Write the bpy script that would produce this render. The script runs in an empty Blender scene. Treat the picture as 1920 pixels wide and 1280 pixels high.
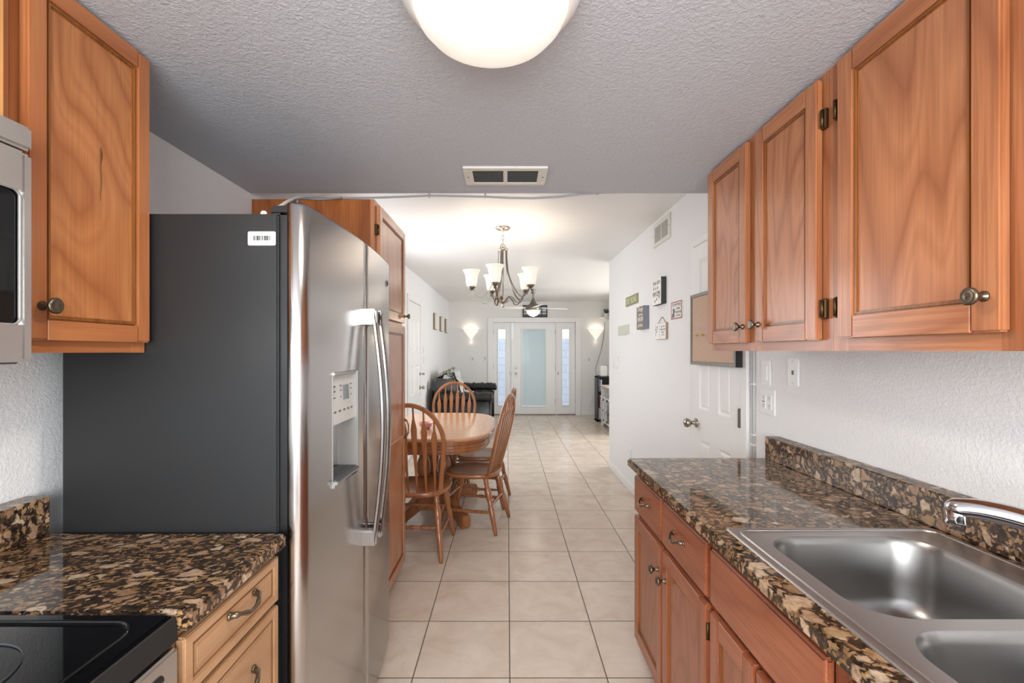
import bpy, bmesh, math, random
from mathutils import Vector, Matrix
random.seed(7)
SC = bpy.context.scene
COL = SC.collection
PI = math.pi

# ------------------------------------------------------------------ camera, world, light, exposure
H = 1.382            # eye height
F = 868.0            # focal length in pixels of the 1920 wide frame
VX, VY = 951.0, 658.0
cd = bpy.data.cameras.new('camera')
cam = bpy.data.objects.new('camera', cd); COL.objects.link(cam)
cam.location = (0, 0, H); cam.rotation_euler = (PI/2, 0, 0)
cd.sensor_width = 36.0; cd.lens = F/1920*36.0
cd.shift_x = (960-VX)/1920.0; cd.shift_y = (VY-640)/1920.0
cd.clip_start = 0.02
SC.camera = cam
SC.view_settings.view_transform = 'Standard'
SC.view_settings.look = 'None'
SC.view_settings.gamma = 1
SC.view_settings.use_curve_mapping = False
SC.view_settings.exposure = 1.32

w = bpy.data.worlds.new('world'); SC.world = w; w.use_nodes = True
bg = w.node_tree.nodes['Background']
bg.inputs[0].default_value = (0.80, 0.90, 1.0, 1); bg.inputs[1].default_value = 0.62

def area(name, loc, rot, sx, sy, power, color):
    l = bpy.data.lights.new(name, 'AREA'); l.shape = 'RECTANGLE'; l.size = sx; l.size_y = sy
    l.energy = power; l.color = color
    o = bpy.data.objects.new(name, l); COL.objects.link(o); o.location = loc; o.rotation_euler = rot
    return o
# fill lights added to brighten kitchen, living and dining areas; their sources are unseen
area('back_fill', (0.0, -1.75, 1.45), (PI/2, 0, 0), 2.1, 1.35, 52, (0.93, 0.97, 1.0))  # added fill behind the camera, no window is built there
area('living_fill', (3.55, 7.2, 1.35), (PI/2, 0, PI/2), 2.2, 1.8, 34, (0.95, 0.98, 1.0))  # added fill round the right corner, no window is built there
area('dining_fill', (-1.30, 4.40, 1.55), (0, -PI/2, 0), 1.0, 1.5, 9.5, (0.96, 0.98, 1.0))  # added fill for the dining area, set in the added opening

def point(name, loc, power, color, parent=None, r=0.03):
    l = bpy.data.lights.new(name, 'POINT'); l.energy = power; l.color = color; l.shadow_soft_size = r
    o = bpy.data.objects.new(name, l); COL.objects.link(o); o.location = loc
    if parent: o.parent = parent
    return o
WARM = (1.0, 0.84, 0.66)

# ------------------------------------------------------------------ materials
def S(r, g, b):
    def f(c):
        c /= 255.0
        return c/12.92 if c <= 0.04045 else ((c+0.055)/1.055)**2.4
    return (f(r), f(g), f(b), 1)

class NT:
    def __init__(s, name):
        s.m = bpy.data.materials.new(name); s.m.use_nodes = True
        s.t = s.m.node_tree; s.t.nodes.clear()
        s.out = s.t.nodes.new('ShaderNodeOutputMaterial')
    def n(s, typ, **kw):
        x = s.t.nodes.new('ShaderNode'+typ)
        for k, v in kw.items():
            if k.startswith('i_'): x.inputs[k[2:].replace('_', ' ')].default_value = v
            else: setattr(x, k, v)
        return x
    def l(s, a, b): s.t.links.new(a, b)
    def ramp(s, fac, stops, interp='LINEAR'):
        r = s.n('ValToRGB'); r.color_ramp.interpolation = interp
        e = r.color_ramp.elements
        while len(e) < len(stops): e.new(0.5)
        for k, (p, c) in enumerate(stops): e[k].position = p; e[k].color = c
        s.l(fac, r.inputs[0]); return r.outputs[0]
    def mix(s, fac, a, b, mode='MIX'):
        x = s.n('Mix', data_type='RGBA', blend_type=mode)
        if isinstance(fac, (int, float)): x.inputs[0].default_value = fac
        else: s.l(fac, x.inputs[0])
        for i, v in ((6, a), (7, b)):
            if isinstance(v, tuple): x.inputs[i].default_value = v
            else: s.l(v, x.inputs[i])
        return x.outputs[2]
    def math(s, op, a, b=0.0, c=None):
        x = s.n('Math', operation=op)
        for i, v in enumerate((a, b) if c is None else (a, b, c)):
            if isinstance(v, (int, float)): x.inputs[i].default_value = v
            else: s.l(v, x.inputs[i])
        return x.outputs[0]
    def coords(s, scale=(1, 1, 1), rot=(0, 0, 0), rand=False, src='Object'):
        tc = s.n('TexCoord'); o = tc.outputs[src]
        if rand:
            oi = s.n('ObjectInfo'); v = s.n('VectorMath', operation='SCALE')
            cx = s.n('CombineXYZ'); s.l(oi.outputs['Random'], cx.inputs[0]); s.l(oi.outputs['Random'], cx.inputs[1]); s.l(oi.outputs['Random'], cx.inputs[2])
            s.l(cx.outputs[0], v.inputs[0]); v.inputs['Scale'].default_value = 17.3
            a = s.n('VectorMath', operation='ADD'); s.l(o, a.inputs[0]); s.l(v.outputs[0], a.inputs[1]); o = a.outputs[0]
        mp = s.n('Mapping'); mp.inputs['Scale'].default_value = scale; mp.inputs['Rotation'].default_value = rot
        s.l(o, mp.inputs[0]); return mp.outputs[0]
    def bsdf(s, color=None, rough=0.5, metal=0.0, **kw):
        b = s.n('BsdfPrincipled')
        if color is not None:
            if isinstance(color, tuple): b.inputs['Base Color'].default_value = color
            else: s.l(color, b.inputs['Base Color'])
        if isinstance(rough, (int, float)): b.inputs['Roughness'].default_value = rough
        else: s.l(rough, b.inputs['Roughness'])
        b.inputs['Metallic'].default_value = metal
        for k, v in kw.items():
            b.inputs[k.replace('_', ' ')].default_value = v
        s.l(b.outputs[0], s.out.inputs[0]); return b
    def bump(s, b, height, strength=0.2, dist=0.01):
        x = s.n('Bump'); x.inputs['Strength'].default_value = strength; x.inputs['Distance'].default_value = dist
        s.l(height, x.inputs['Height']); s.l(x.outputs[0], b.inputs['Normal'])

def plain(name, color, rough=0.5, metal=0.0, noise=0.06, **kw):
    t = NT(name)
    nz = t.n('Texture' if False else 'TexNoise', i_Scale=9.0, i_Detail=3.0); t.l(t.coords(), nz.inputs['Vector'])
    dark = tuple(c*(1-noise) for c in color[:3])+(1,)
    t.bsdf(t.mix(nz.outputs[0], dark, color), rough, metal, **kw)
    return t.m

def plaster(name, color, scale=120, strength=0.25, dist=0.004, rough=0.75):
    t = NT(name); co = t.coords()
    n1 = t.n('TexNoise', i_Scale=scale, i_Detail=3.0, i_Roughness=0.6, i_Distortion=0.6); t.l(co, n1.inputs['Vector'])
    n2 = t.n('TexNoise', i_Scale=scale*0.22, i_Detail=2.0); t.l(co, n2.inputs['Vector'])
    hgt = t.math('ADD', t.ramp(n1.outputs[0], [(0.42, (0, 0, 0, 1)), (0.62, (1, 1, 1, 1))]), t.math('MULTIPLY', n2.outputs[0], 0.8))
    b = t.bsdf(color, rough); t.bump(b, hgt, strength, dist)
    return t.m

def wood(name, light, mid, dark, axis='z', rough=0.33, ring=7.0, coat=0.25, pore=0.35, scale=3.4, figure=False):
    t = NT(name)
    st = {'z': (1, 1, .2), 'y': (1, .2, 1), 'x': (.2, 1, 1)}[axis]
    fs = {'z': (1, 1, .025), 'y': (1, .025, 1), 'x': (.025, 1, 1)}[axis]
    co = t.coords(st, rand=True); cf = t.coords(fs, rand=True)
    n1 = t.n('TexNoise', i_Scale=scale, i_Detail=1.5, i_Roughness=0.45, i_Distortion=1.1 if figure else 0.25); t.l(t.coords((1, 1, .3), rand=True) if figure else co, n1.inputs['Vector'])
    rg = t.math('PINGPONG', t.math('MULTIPLY', n1.outputs[0], ring), 0.5)
    rg = t.math('MULTIPLY', rg, 2.0)
    n2 = t.n('TexNoise', i_Scale=160.0, i_Detail=2.0); t.l(cf, n2.inputs['Vector'])
    n3 = t.n('TexNoise', i_Scale=2.2, i_Detail=2.0); t.l(t.coords(rand=True), n3.inputs['Vector'])
    half = tuple((a+b)/2 for a, b in zip(light, mid))
    c = t.ramp(rg, [(0.0, mid), (0.35, half), (0.7, light), (1.0, half)])
    c = t.mix(t.ramp(n2.outputs[0], [(0.40, (pore, pore, pore, 1)), (0.58, (0, 0, 0, 1))]), c, dark)
    c = t.mix(t.math('MULTIPLY', t.ramp(rg, [(0.0, (1, 1, 1, 1)), (0.2, (0, 0, 0, 1))]), 0.22), c, dark)
    c = t.mix(t.math('MULTIPLY', n3.outputs[0], 0.45), c, mid)
    b = t.bsdf(c, rough); b.inputs['Coat Weight'].default_value = coat; b.inputs['Coat Roughness'].default_value = 0.2
    t.bump(b, n2.outputs[0], 0.05, 0.002)
    return t.m

def wood_fig(name, light, mid, dark):
    return wood(name, light, mid, dark, axis='z', ring=11.0, pore=0.22, scale=2.3, figure=True)

def woods(name, *a, **kw):
    return [wood(name+'_'+ax, *a, axis=ax, **kw) for ax in 'zyx']

M = {}
M['wall'] = plaster('white_wall_paint', S(236, 236, 236), 95, 0.22, 0.004)
M['wall_far'] = plaster('smooth_wall_paint', S(236, 235, 233), 60, 0.05, 0.002)
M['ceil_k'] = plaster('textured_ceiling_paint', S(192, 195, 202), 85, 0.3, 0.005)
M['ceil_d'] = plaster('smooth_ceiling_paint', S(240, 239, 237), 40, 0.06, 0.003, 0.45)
M['trim'] = plain('white_semigloss', S(240, 240, 238), 0.35, noise=0.02)
M['oak'] = woods('honey_oak', S(190, 126, 84), S(166, 100, 61), S(106, 58, 29))
M['oakpantry'] = woods('glare_lightened_oak', S(206, 146, 106), S(186, 120, 80), S(124, 72, 40), rough=.28, coat=.5)  # pantry front oak, colour lightened to carry the glare on it
M['oakred'] = woods('red_oak', S(168, 100, 68), S(146, 80, 50), S(98, 48, 27))
M['oakleft'] = woods('amber_alder', S(188, 122, 74), S(164, 97, 54), S(114, 62, 31), ring=5.0, pore=0.2)
M['oakdark'] = woods('brown_oak', S(172, 100, 48), S(150, 82, 36), S(92, 44, 16))
M['edge'] = woods('dark_oak_edge', S(150, 92, 40), S(128, 74, 30), S(74, 38, 14))
M['fig'] = {'oak': wood_fig('figured_oak', S(192, 128, 86), S(162, 98, 60), S(106, 58, 29)), 'oakleft': wood_fig('figured_alder', S(194, 130, 78), S(168, 101, 56), S(114, 62, 31)), 'oakred': wood_fig('figured_red_oak', S(164, 102, 72), S(144, 82, 54), S(98, 50, 30))}
M['maple'] = woods('natural_maple', S(190, 150, 112), S(176, 134, 96), S(136, 96, 62), ring=4.0, pore=0.15)
M['glaze'] = plain('brown_glaze_line', S(126, 84, 48), 0.5)
M['maple_amber'] = woods('golden_maple', S(232, 170, 100), S(214, 150, 82), S(170, 104, 50), ring=4.0, pore=0.15)
M['chair'] = woods('chair_oak', S(164, 106, 66), S(138, 84, 49), S(92, 52, 28), rough=0.28, ring=6.0, pore=.25)
M['table'] = woods('table_oak', S(204, 156, 118), S(190, 140, 102), S(146, 96, 62), rough=0.13, ring=3.0, coat=0.4, pore=0.1)
M['bronze'] = plain('antique_pewter', S(120, 108, 92), 0.32, 0.9)
M['hinge'] = plain('aged_brass', S(92, 72, 46), 0.4, 0.9)
M['nickel'] = plain('brushed_nickel', S(172, 164, 152), 0.3, 1.0)
M['nickel_dark'] = plain('dark_nickel', S(128, 120, 110), 0.36, 0.9)
M['chrome'] = plain('chrome', S(225, 225, 228), 0.05, 1.0, noise=0.01)
M['black'] = plain('black_plastic', S(20, 20, 22), 0.4)
M['blackmetal'] = plain('charcoal_appliance_side', S(25, 26, 27), 0.5)
M['blackglass'] = plain('black_glass', S(8, 9, 11), 0.04, noise=0.0)
M['trimblack'] = plain('satin_black_metal', S(26, 25, 24), 0.6)
M['greymark'] = plain('grey_print', S(66, 70, 76), 0.5)
M['darkgrey'] = plain('dark_grey_plastic', S(84, 86, 90), 0.4)
M['lightgrey'] = plain('light_grey_plastic', S(198, 196, 192), 0.4)
M['silver'] = plain('silver_plastic', S(152, 150, 147), 0.38, 0.4)
M['lcd'] = plain('lcd_grey', S(120, 128, 132), 0.2)
M['white'] = plain('white_plastic', S(238, 238, 236), 0.35, noise=0.01)
M['offwhite'] = plain('offwhite_plastic', S(226, 222, 214), 0.4, noise=0.02)
M['shadow'] = plain('painted_cavity_shade', S(44, 50, 60), 0.8)  # dark colour standing in for shade inside the vent ducts
M['cable'] = plain('grey_cable', S(150, 152, 156), 0.5)
M['whitecable'] = plain('white_tube', S(205, 205, 204), 0.4)
M['ink'] = plain('black_ink', S(40, 40, 40), 0.7)
M['greyink'] = plain('grey_ink', S(120, 118, 116), 0.7)
M['signwhite'] = plain('white_board', S(240, 238, 234), 0.6, noise=0.02)
M['signblack'] = plain('charcoal_side', S(64, 66, 66), 0.6)
M['signgreen'] = plain('sage_green_paint', S(150, 152, 112), 0.6, noise=0.2)
M['signtext'] = plain('cream_paint', S(222, 222, 186), 0.6)
M['signgrey'] = plain('weathered_grey_board', S(142, 132, 120), 0.7, noise=0.3)
M['signblue'] = plain('slate_blue_side', S(134, 140, 154), 0.7)
M['signred'] = plain('red_border_paint', S(186, 84, 84), 0.6)
M['twine'] = plain('jute_twine', S(168, 146, 118), 0.9)
M['twinewood'] = plain('thin_wood_edge', S(176, 152, 122), 0.7)
M['sagepale'] = plain('pale_sage_paint', S(206, 210, 194), 0.7, noise=0.12)
M['leather'] = plain('black_leather', S(30, 31, 30), 0.48, noise=0.4)
M['pillow'] = plain('charcoal_cushion', S(92, 92, 92), 0.8, noise=0.3)
M['succulent'] = plain('succulent_green', S(86, 108, 74), 0.6, noise=0.4)
M['bookwhite'] = plain('white_book', S(214, 214, 216), 0.6)
M['bookred'] = plain('maroon_book', S(122, 58, 58), 0.6)
M['bookblue'] = plain('blue_grey_book', S(120, 130, 150), 0.6)
M['taupe'] = plain('taupe_top', S(204, 188, 172), 0.5)
M['canvasbrown'] = plain('brown_frame_edge', S(150, 134, 112), 0.6)
M['pink'] = plain('rose_glass', S(206, 140, 132), 0.2)
M['yellow'] = plain('yellow_pin', S(204, 176, 76), 0.4)
M['alu'] = plain('grey_aluminium', S(142, 138, 130), 0.4, 0.4)
M['drain'] = plain('dark_drain', S(60, 60, 62), 0.3, 0.9)

def fix_steel(name, col, rough, axis, amt=0.35, scale=260):
    t = NT(name)
    sc = {'z': (1, 1, .01), 'y': (1, .01, 1), 'x': (.01, 1, 1)}[axis]
    n = t.n('TexNoise', i_Scale=float(scale), i_Detail=2.0); t.l(t.coords(sc), n.inputs['Vector'])
    n2 = t.n('TexNoise', i_Scale=3.0, i_Detail=3.0); t.l(t.coords(), n2.inputs['Vector'])
    r = t.math('MULTIPLY_ADD', n2.outputs[0], 0.10, rough-0.05)
    b = t.bsdf(t.mix(t.math('MULTIPLY', n.outputs[0], 0.25), col, tuple(c*0.8 for c in col[:3])+(1,)), r, 1.0)
    t.bump(b, n.outputs[0], amt*0.12, 0.001)
    return t.m
M['steel'] = fix_steel('brushed_stainless', S(188, 184, 182), 0.21, 'z')
M['steel_handle'] = fix_steel('handle_stainless', S(150, 148, 147), 0.24, 'z')
M['steel_rim'] = fix_steel('sink_rim_steel', S(196, 191, 188), 0.30, 'y')
M['steel_sink'] = fix_steel('satin_sink_steel', S(160, 158, 156), 0.33, 'y')
M['steel_h'] = fix_steel('bright_stainless', S(214, 210, 206), 0.3, 'y')

def granite(name, rot, stretch, rough=0.07):
    t = NT(name)
    co = t.coords((1, 1, 1), rot)
    nz = t.n('TexNoise', i_Scale=32.0, i_Detail=4.0, i_Roughness=0.6); t.l(co, nz.inputs['Vector'])
    sub = t.n('VectorMath', operation='SUBTRACT'); t.l(nz.outputs['Color'], sub.inputs[0]); sub.inputs[1].default_value = (.5, .5, .5)
    scl = t.n('VectorMath', operation='SCALE'); t.l(sub.outputs[0], scl.inputs[0]); scl.inputs['Scale'].default_value = 0.030
    add = t.n('VectorMath', operation='ADD'); t.l(co, add.inputs[0]); t.l(scl.outputs[0], add.inputs[1])
    mp = t.n('Mapping'); mp.inputs['Scale'].default_value = stretch; t.l(add.outputs[0], mp.inputs[0])
    P = mp.outputs[0]
    def layer(scale, stops, thr_a, thr_b, keep):
        v = t.n('TexVoronoi', feature='F1', i_Scale=scale); t.l(P, v.inputs['Vector'])
        e = t.n('TexVoronoi', feature='DISTANCE_TO_EDGE', i_Scale=scale); t.l(P, e.inputs['Vector'])
        sp = t.n('SeparateColor'); t.l(v.outputs['Color'], sp.inputs[0])
        c = t.ramp(sp.outputs[0], stops, 'CONSTANT')
        thr = t.math('MULTIPLY_ADD', sp.outputs[1], thr_b, thr_a)
        m = t.math('MINIMUM', t.math('MAXIMUM', t.math('MULTIPLY', t.math('SUBTRACT', e.outputs['Distance'], thr), 12.0), 0.0), 1.0)
        m = t.math('MULTIPLY', m, t.math('LESS_THAN', sp.outputs[2], keep))
        return c, m
    fine, _ = layer(150.0, [(0.0, S(24, 20, 18)), (0.34, S(64, 48, 36)), (0.56, S(128, 96, 62)), (0.7, S(38, 30, 24)), (0.9, S(158, 124, 84))], 0, 0, 2)
    mid, mm = layer(80.0, [(0.0, S(146, 114, 86)), (0.3, S(172, 140, 108)), (0.5, S(112, 84, 62)), (0.7, S(160, 124, 84)), (0.88, S(190, 164, 136))], .03, .30, .66)
    big, bm_ = layer(34.0, [(0.0, S(168, 134, 106)), (0.25, S(186, 156, 128)), (0.5, S(146, 114, 88)), (0.7, S(198, 174, 148)), (0.88, S(164, 132, 96))], .03, .24, .64)
    n3 = t.n('TexNoise', i_Scale=90.0, i_Detail=5.0, i_Roughness=0.65); t.l(P, n3.inputs['Vector'])
    spk = t.ramp(n3.outputs[0], [(0.42, (0, 0, 0, 1)), (0.72, (.75, .75, .75, 1))])
    c = t.mix(mm, fine, mid); c = t.mix(bm_, c, big); c = t.mix(spk, c, S(84, 62, 46))
    b = t.bsdf(c, rough)
    b.inputs['Specular IOR Level'].default_value = 0.6
    return t.m
M['granite'] = granite('brown_granite', (0, 0, 0.5), (0.72, 0.9, 0.85))
M['granite_splash'] = granite('brown_granite_upright', (0, 0, 0.5), (0.72, 0.9, 0.85), 0.32)
M['granite_left'] = granite('brown_granite_left', (0, 0, -0.3), (0.62, 1.1, 0.9))

def tile():
    t = NT('beige_floor_tile'); co = t.coords()
    sx = t.n('SeparateXYZ'); t.l(co, sx.inputs[0])
    p = 0.411
    def cell(o, off):
        v = t.math('DIVIDE', t.math('SUBTRACT', o, off), p)
        fr = t.math('FRACT', v)
        return t.math('FLOOR', v), t.math('MULTIPLY', t.math('MINIMUM', fr, t.math('SUBTRACT', 1.0, fr)), p)
    cx, dx = cell(sx.outputs[0], 0.011 - 10*p); cy, dy = cell(sx.outputs[1], 2.37 - 20*p)
    d = t.math('MINIMUM', dx, dy)
    grout = t.math('LESS_THAN', d, 0.0026)
    cc = t.n('CombineXYZ'); t.l(cx, cc.inputs[0]); t.l(cy, cc.inputs[1])
    wn = t.n('TexWhiteNoise', noise_dimensions='3D'); t.l(cc.outputs[0], wn.inputs['Vector'])
    off = t.n('VectorMath', operation='SCALE'); t.l(wn.outputs['Color'], off.inputs[0]); off.inputs['Scale'].default_value = 9.0
    ad = t.n('VectorMath', operation='ADD'); t.l(co, ad.inputs[0]); t.l(off.outputs[0], ad.inputs[1])
    n1 = t.n('TexNoise', i_Scale=5.5, i_Detail=6.0, i_Roughness=0.62, i_Distortion=0.6); t.l(ad.outputs[0], n1.inputs['Vector'])
    n2 = t.n('TexNoise', i_Scale=40.0, i_Detail=3.0); t.l(ad.outputs[0], n2.inputs['Vector'])
    c = t.ramp(n1.outputs[0], [(0.3, S(203, 184, 166)), (0.5, S(217, 201, 185)), (0.7, S(226, 213, 199))])
    c = t.mix(t.math('MULTIPLY', n2.outputs[0], 0.25), c, S(196, 176, 158))
    c = t.mix(t.math('MULTIPLY', wn.outputs['Value'], 0.18), c, S(200, 182, 164))
    c = t.mix(grout, c, S(96, 88, 80))
    r = t.math('MULTIPLY_ADD', grout, 0.5, 0.2)
    r = t.math('ADD', r, t.math('MULTIPLY', n1.outputs[0], 0.08))
    b = t.bsdf(c, r)
    hgt = t.ramp(d, [(0.0, (0, 0, 0, 1)), (0.008, (1, 1, 1, 1))])
    t.bump(b, t.math('ADD', hgt, t.math('MULTIPLY', n1.outputs[0], 0.25)), 0.35, 0.002)
    return t.m
M['tile'] = tile()

def cork():
    t = NT('cork'); n = t.n('TexNoise', i_Scale=220.0, i_Detail=2.0); t.l(t.coords(), n.inputs['Vector'])
    t.bsdf(t.ramp(n.outputs[0], [(0.3, S(188, 156, 134)), (0.7, S(216, 188, 168))]), 0.9); return t.m
M['cork'] = cork()

def camo():
    t = NT('camo_blanket'); n = t.n('TexNoise', i_Scale=9.0, i_Detail=3.0, i_Distortion=1.0); t.l(t.coords(), n.inputs['Vector'])
    b = t.bsdf(t.ramp(n.outputs[0], [(0.0, S(60, 60, 48)), (0.42, S(132, 128, 104)), (0.5, S(200, 200, 194)), (0.58, S(84, 86, 66)), (0.66, S(176, 170, 146))], 'CONSTANT'), 0.9)
    return t.m
M['camo'] = camo()

def greythrow():
    t = NT('grey_throw'); n = t.n('TexNoise', i_Scale=14.0, i_Detail=3.0, i_Distortion=1.0); t.l(t.coords(), n.inputs['Vector'])
    t.bsdf(t.ramp(n.outputs[0], [(0.3, S(120, 124, 124)), (0.5, S(214, 216, 216)), (0.7, S(160, 164, 166))]), 0.9); return t.m
M['throw'] = greythrow()

def emis(name, color, strength, base=0.8, em_rough=0.3):
    t = NT(name); n = t.n('TexNoise', i_Scale=6.0); t.l(t.coords(), n.inputs['Vector'])
    b = t.bsdf(t.mix(t.math('MULTIPLY', n.outputs[0], 0.1), (base, base, base*0.97, 1), (base*.9, base*.88, base*.8, 1)), em_rough)
    b.inputs['Emission Color'].default_value = color; b.inputs['Emission Strength'].default_value = strength
    return t.m
M['dome'] = emis('lit_dome_glass', (1.0, 0.89, 0.76, 1), 0.22)
M['shade'] = emis('lit_frosted_shade', (1.0, 0.80, 0.58, 1), 0.16)
M['sconce'] = emis('lit_sconce_glass', (1.0, 0.88, 0.70, 1), 0.27)
M['bowl'] = emis('lit_fan_bowl', (1.0, 0.86, 0.66, 1), 0.5)

def pane():
    t = NT('clear_pane'); a = t.n('BsdfTransparent'); g = t.n('BsdfGlossy'); g.inputs['Roughness'].default_value = 0.02
    fr = t.n('LayerWeight', i_Blend=0.12)
    mx = t.n('MixShader'); t.l(t.math('MULTIPLY', fr.outputs[0], 0.6), mx.inputs[0]); t.l(a.outputs[0], mx.inputs[1]); t.l(g.outputs[0], mx.inputs[2])
    t.l(mx.outputs[0], t.out.inputs[0]); return t.m
M['pane'] = pane()

def blockwall():
    t = NT('pale_block_wall'); br = t.n('TexBrick'); br.inputs['Scale'].default_value = 1.0
    br.inputs['Color1'].default_value = S(226, 228, 236); br.inputs['Color2'].default_value = S(216, 219, 230); br.inputs['Mortar'].default_value = S(196, 200, 212)
    br.inputs['Brick Width'].default_value = 0.4; br.inputs['Row Height'].default_value = 0.2; br.inputs['Mortar Size'].default_value = 0.008
    t.l(t.coords((1, 1, 1), (PI/2, 0, 0)), br.inputs['Vector']); t.bsdf(br.outputs[0], 0.9); return t.m
M['block'] = blockwall()
M['blind'] = plain('pale_blind_slat', S(214, 226, 228), 0.5, noise=0.03)
M['concrete'] = plain('patio_concrete', S(214, 212, 208), 0.9, noise=0.1)

# ------------------------------------------------------------------ mesh helpers
class MB:
    def __init__(s): s.bm = bmesh.new()
    def merge(s, t):
        me = bpy.data.meshes.new('tmp'); t.to_mesh(me); t.free(); s.bm.from_mesh(me); bpy.data.meshes.remove(me)
    def box(s, x0, x1, y0, y1, z0, z1, mi=0, bev=0.0, seg=1, rot=None, smooth=False):
        t = bmesh.new(); bmesh.ops.create_cube(t, size=1.0)
        for v in t.verts:
            v.co = Vector(((x0+x1)/2+v.co.x*(x1-x0), (y0+y1)/2+v.co.y*(y1-y0), (z0+z1)/2+v.co.z*(z1-z0)))
        if bev > 0: bmesh.ops.bevel(t, geom=list(t.edges), offset=bev, segments=seg, affect='EDGES', clamp_overlap=True)
        if rot is not None: bmesh.ops.transform(t, matrix=rot, verts=t.verts)
        for f in t.faces: f.material_index = mi; f.smooth = smooth
        s.merge(t); return s
    def poly(s, pts, mi=0):
        vs = [s.bm.verts.new(p) for p in pts]; f = s.bm.faces.new(vs); f.material_index = mi; return f
    def prism(s, pts, vec, mi=0, bev=0.0, seg=2, smooth=False):
        t = bmesh.new(); vs = [t.verts.new(p) for p in pts]; f = t.faces.new(vs)
        r = bmesh.ops.extrude_face_region(t, geom=[f])
        bmesh.ops.translate(t, vec=Vector(vec), verts=[g for g in r['geom'] if isinstance(g, bmesh.types.BMVert)])
        bmesh.ops.recalc_face_normals(t, faces=t.faces)
        if bev > 0: bmesh.ops.bevel(t, geom=list(t.edges), offset=bev, segments=seg, affect='EDGES', clamp_overlap=True)
        for f in t.faces: f.material_index = mi; f.smooth = smooth
        s.merge(t); return s
    def lathe(s, prof, mat=None, n=24, mi=0, caps=True, squash=(1, 1)):
        """prof: list of (r, z), turned about local z, then mat applied"""
        t = bmesh.new(); rings = []
        for r, z in prof:
            rings.append([t.verts.new((r*math.cos(2*PI*k/n)*squash[0], r*math.sin(2*PI*k/n)*squash[1], z)) for k in range(n)])
        for a, b in zip(rings, rings[1:]):
            for k in range(n): t.faces.new((a[k], a[(k+1) % n], b[(k+1) % n], b[k]))
        if caps:
            t.faces.new(rings[0][::-1]); t.faces.new(rings[-1])
        bmesh.ops.remove_doubles(t, verts=t.verts, dist=1e-6)
        bmesh.ops.recalc_face_normals(t, faces=t.faces)
        if mat is not None: bmesh.ops.transform(t, matrix=mat, verts=t.verts)
        for f in t.faces: f.material_index = mi; f.smooth = len(f.verts) == 4 or len(f.verts) == 3
        s.merge(t); return s
    def tube(s, pts, rad, n=10, mi=0, sx=1.0, up=None, closed=False):
        """swept tube; rad number or list; sx flattens along the frame's second axis"""
        pts = [Vector(p) for p in pts]; N = len(pts)
        rs = rad if isinstance(rad, (list, tuple)) else [rad]*N
        sxs = sx if isinstance(sx, (list, tuple)) else [sx]*N
        t = bmesh.new(); rings = []; prev = None
        for i in range(N):
            if closed: d = pts[(i+1) % N]-pts[i-1]
            else: d = pts[min(i+1, N-1)]-pts[max(i-1, 0)]
            d.normalize()
            if up is not None: ref = Vector(up)
            elif prev is None: ref = Vector((0, 0, 1)) if abs(d.z) < 0.9 else Vector((1, 0, 0))
            else: ref = prev
            a = (ref-d*ref.dot(d))
            if a.length < 1e-5: a = d.orthogonal()
            a.normalize(); prev = a; b = d.cross(a)
            rings.append([t.verts.new(pts[i]+a*rs[i]*math.cos(2*PI*k/n)+b*rs[i]*sxs[i]*math.sin(2*PI*k/n)) for k in range(n)])
        pairs = list(zip(rings, rings[1:]))
        if closed: pairs.append((rings[-1], rings[0]))
        for a, b in pairs:
            for k in range(n): t.faces.new((a[k], a[(k+1) % n], b[(k+1) % n], b[k]))
        if not closed: t.faces.new(rings[0][::-1]); t.faces.new(rings[-1])
        bmesh.ops.recalc_face_normals(t, faces=t.faces)
        for f in t.faces: f.material_index = mi; f.smooth = len(f.verts) == 4
        s.merge(t); return s
    def ribbon(s, pts, wdt, thk, up, mi=0, rnd=0.3):
        """rectangular section bar swept along pts: wdt along 'side', thk along up"""
        pts = [Vector(p) for p in pts]; N = len(pts); t = bmesh.new(); rings = []
        ws = wdt if isinstance(wdt, (list, tuple)) else [wdt]*N
        for i in range(N):
            d = (pts[min(i+1, N-1)]-pts[max(i-1, 0)]).normalized()
            side = Vector(up[i] if isinstance(up, list) else up); side = (side-d*side.dot(d)).normalized(); nr = d.cross(side)
            h, q = ws[i]/2, thk/2
            k = min(h, q)*rnd
            ring = [(-h, -q+k), (-h+k, -q), (h-k, -q), (h, -q+k), (h, q-k), (h-k, q), (-h+k, q), (-h, q-k)]
            rings.append([t.verts.new(pts[i]+side*a+nr*b) for a, b in ring])
        for a, b in zip(rings, rings[1:]):
            for k in range(8): t.faces.new((a[k], a[(k+1) % 8], b[(k+1) % 8], b[k]))
        t.faces.new(rings[0][::-1]); t.faces.new(rings[-1])
        bmesh.ops.recalc_face_normals(t, faces=t.faces)
        for f in t.faces: f.material_index = mi
        s.merge(t); return s

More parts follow.
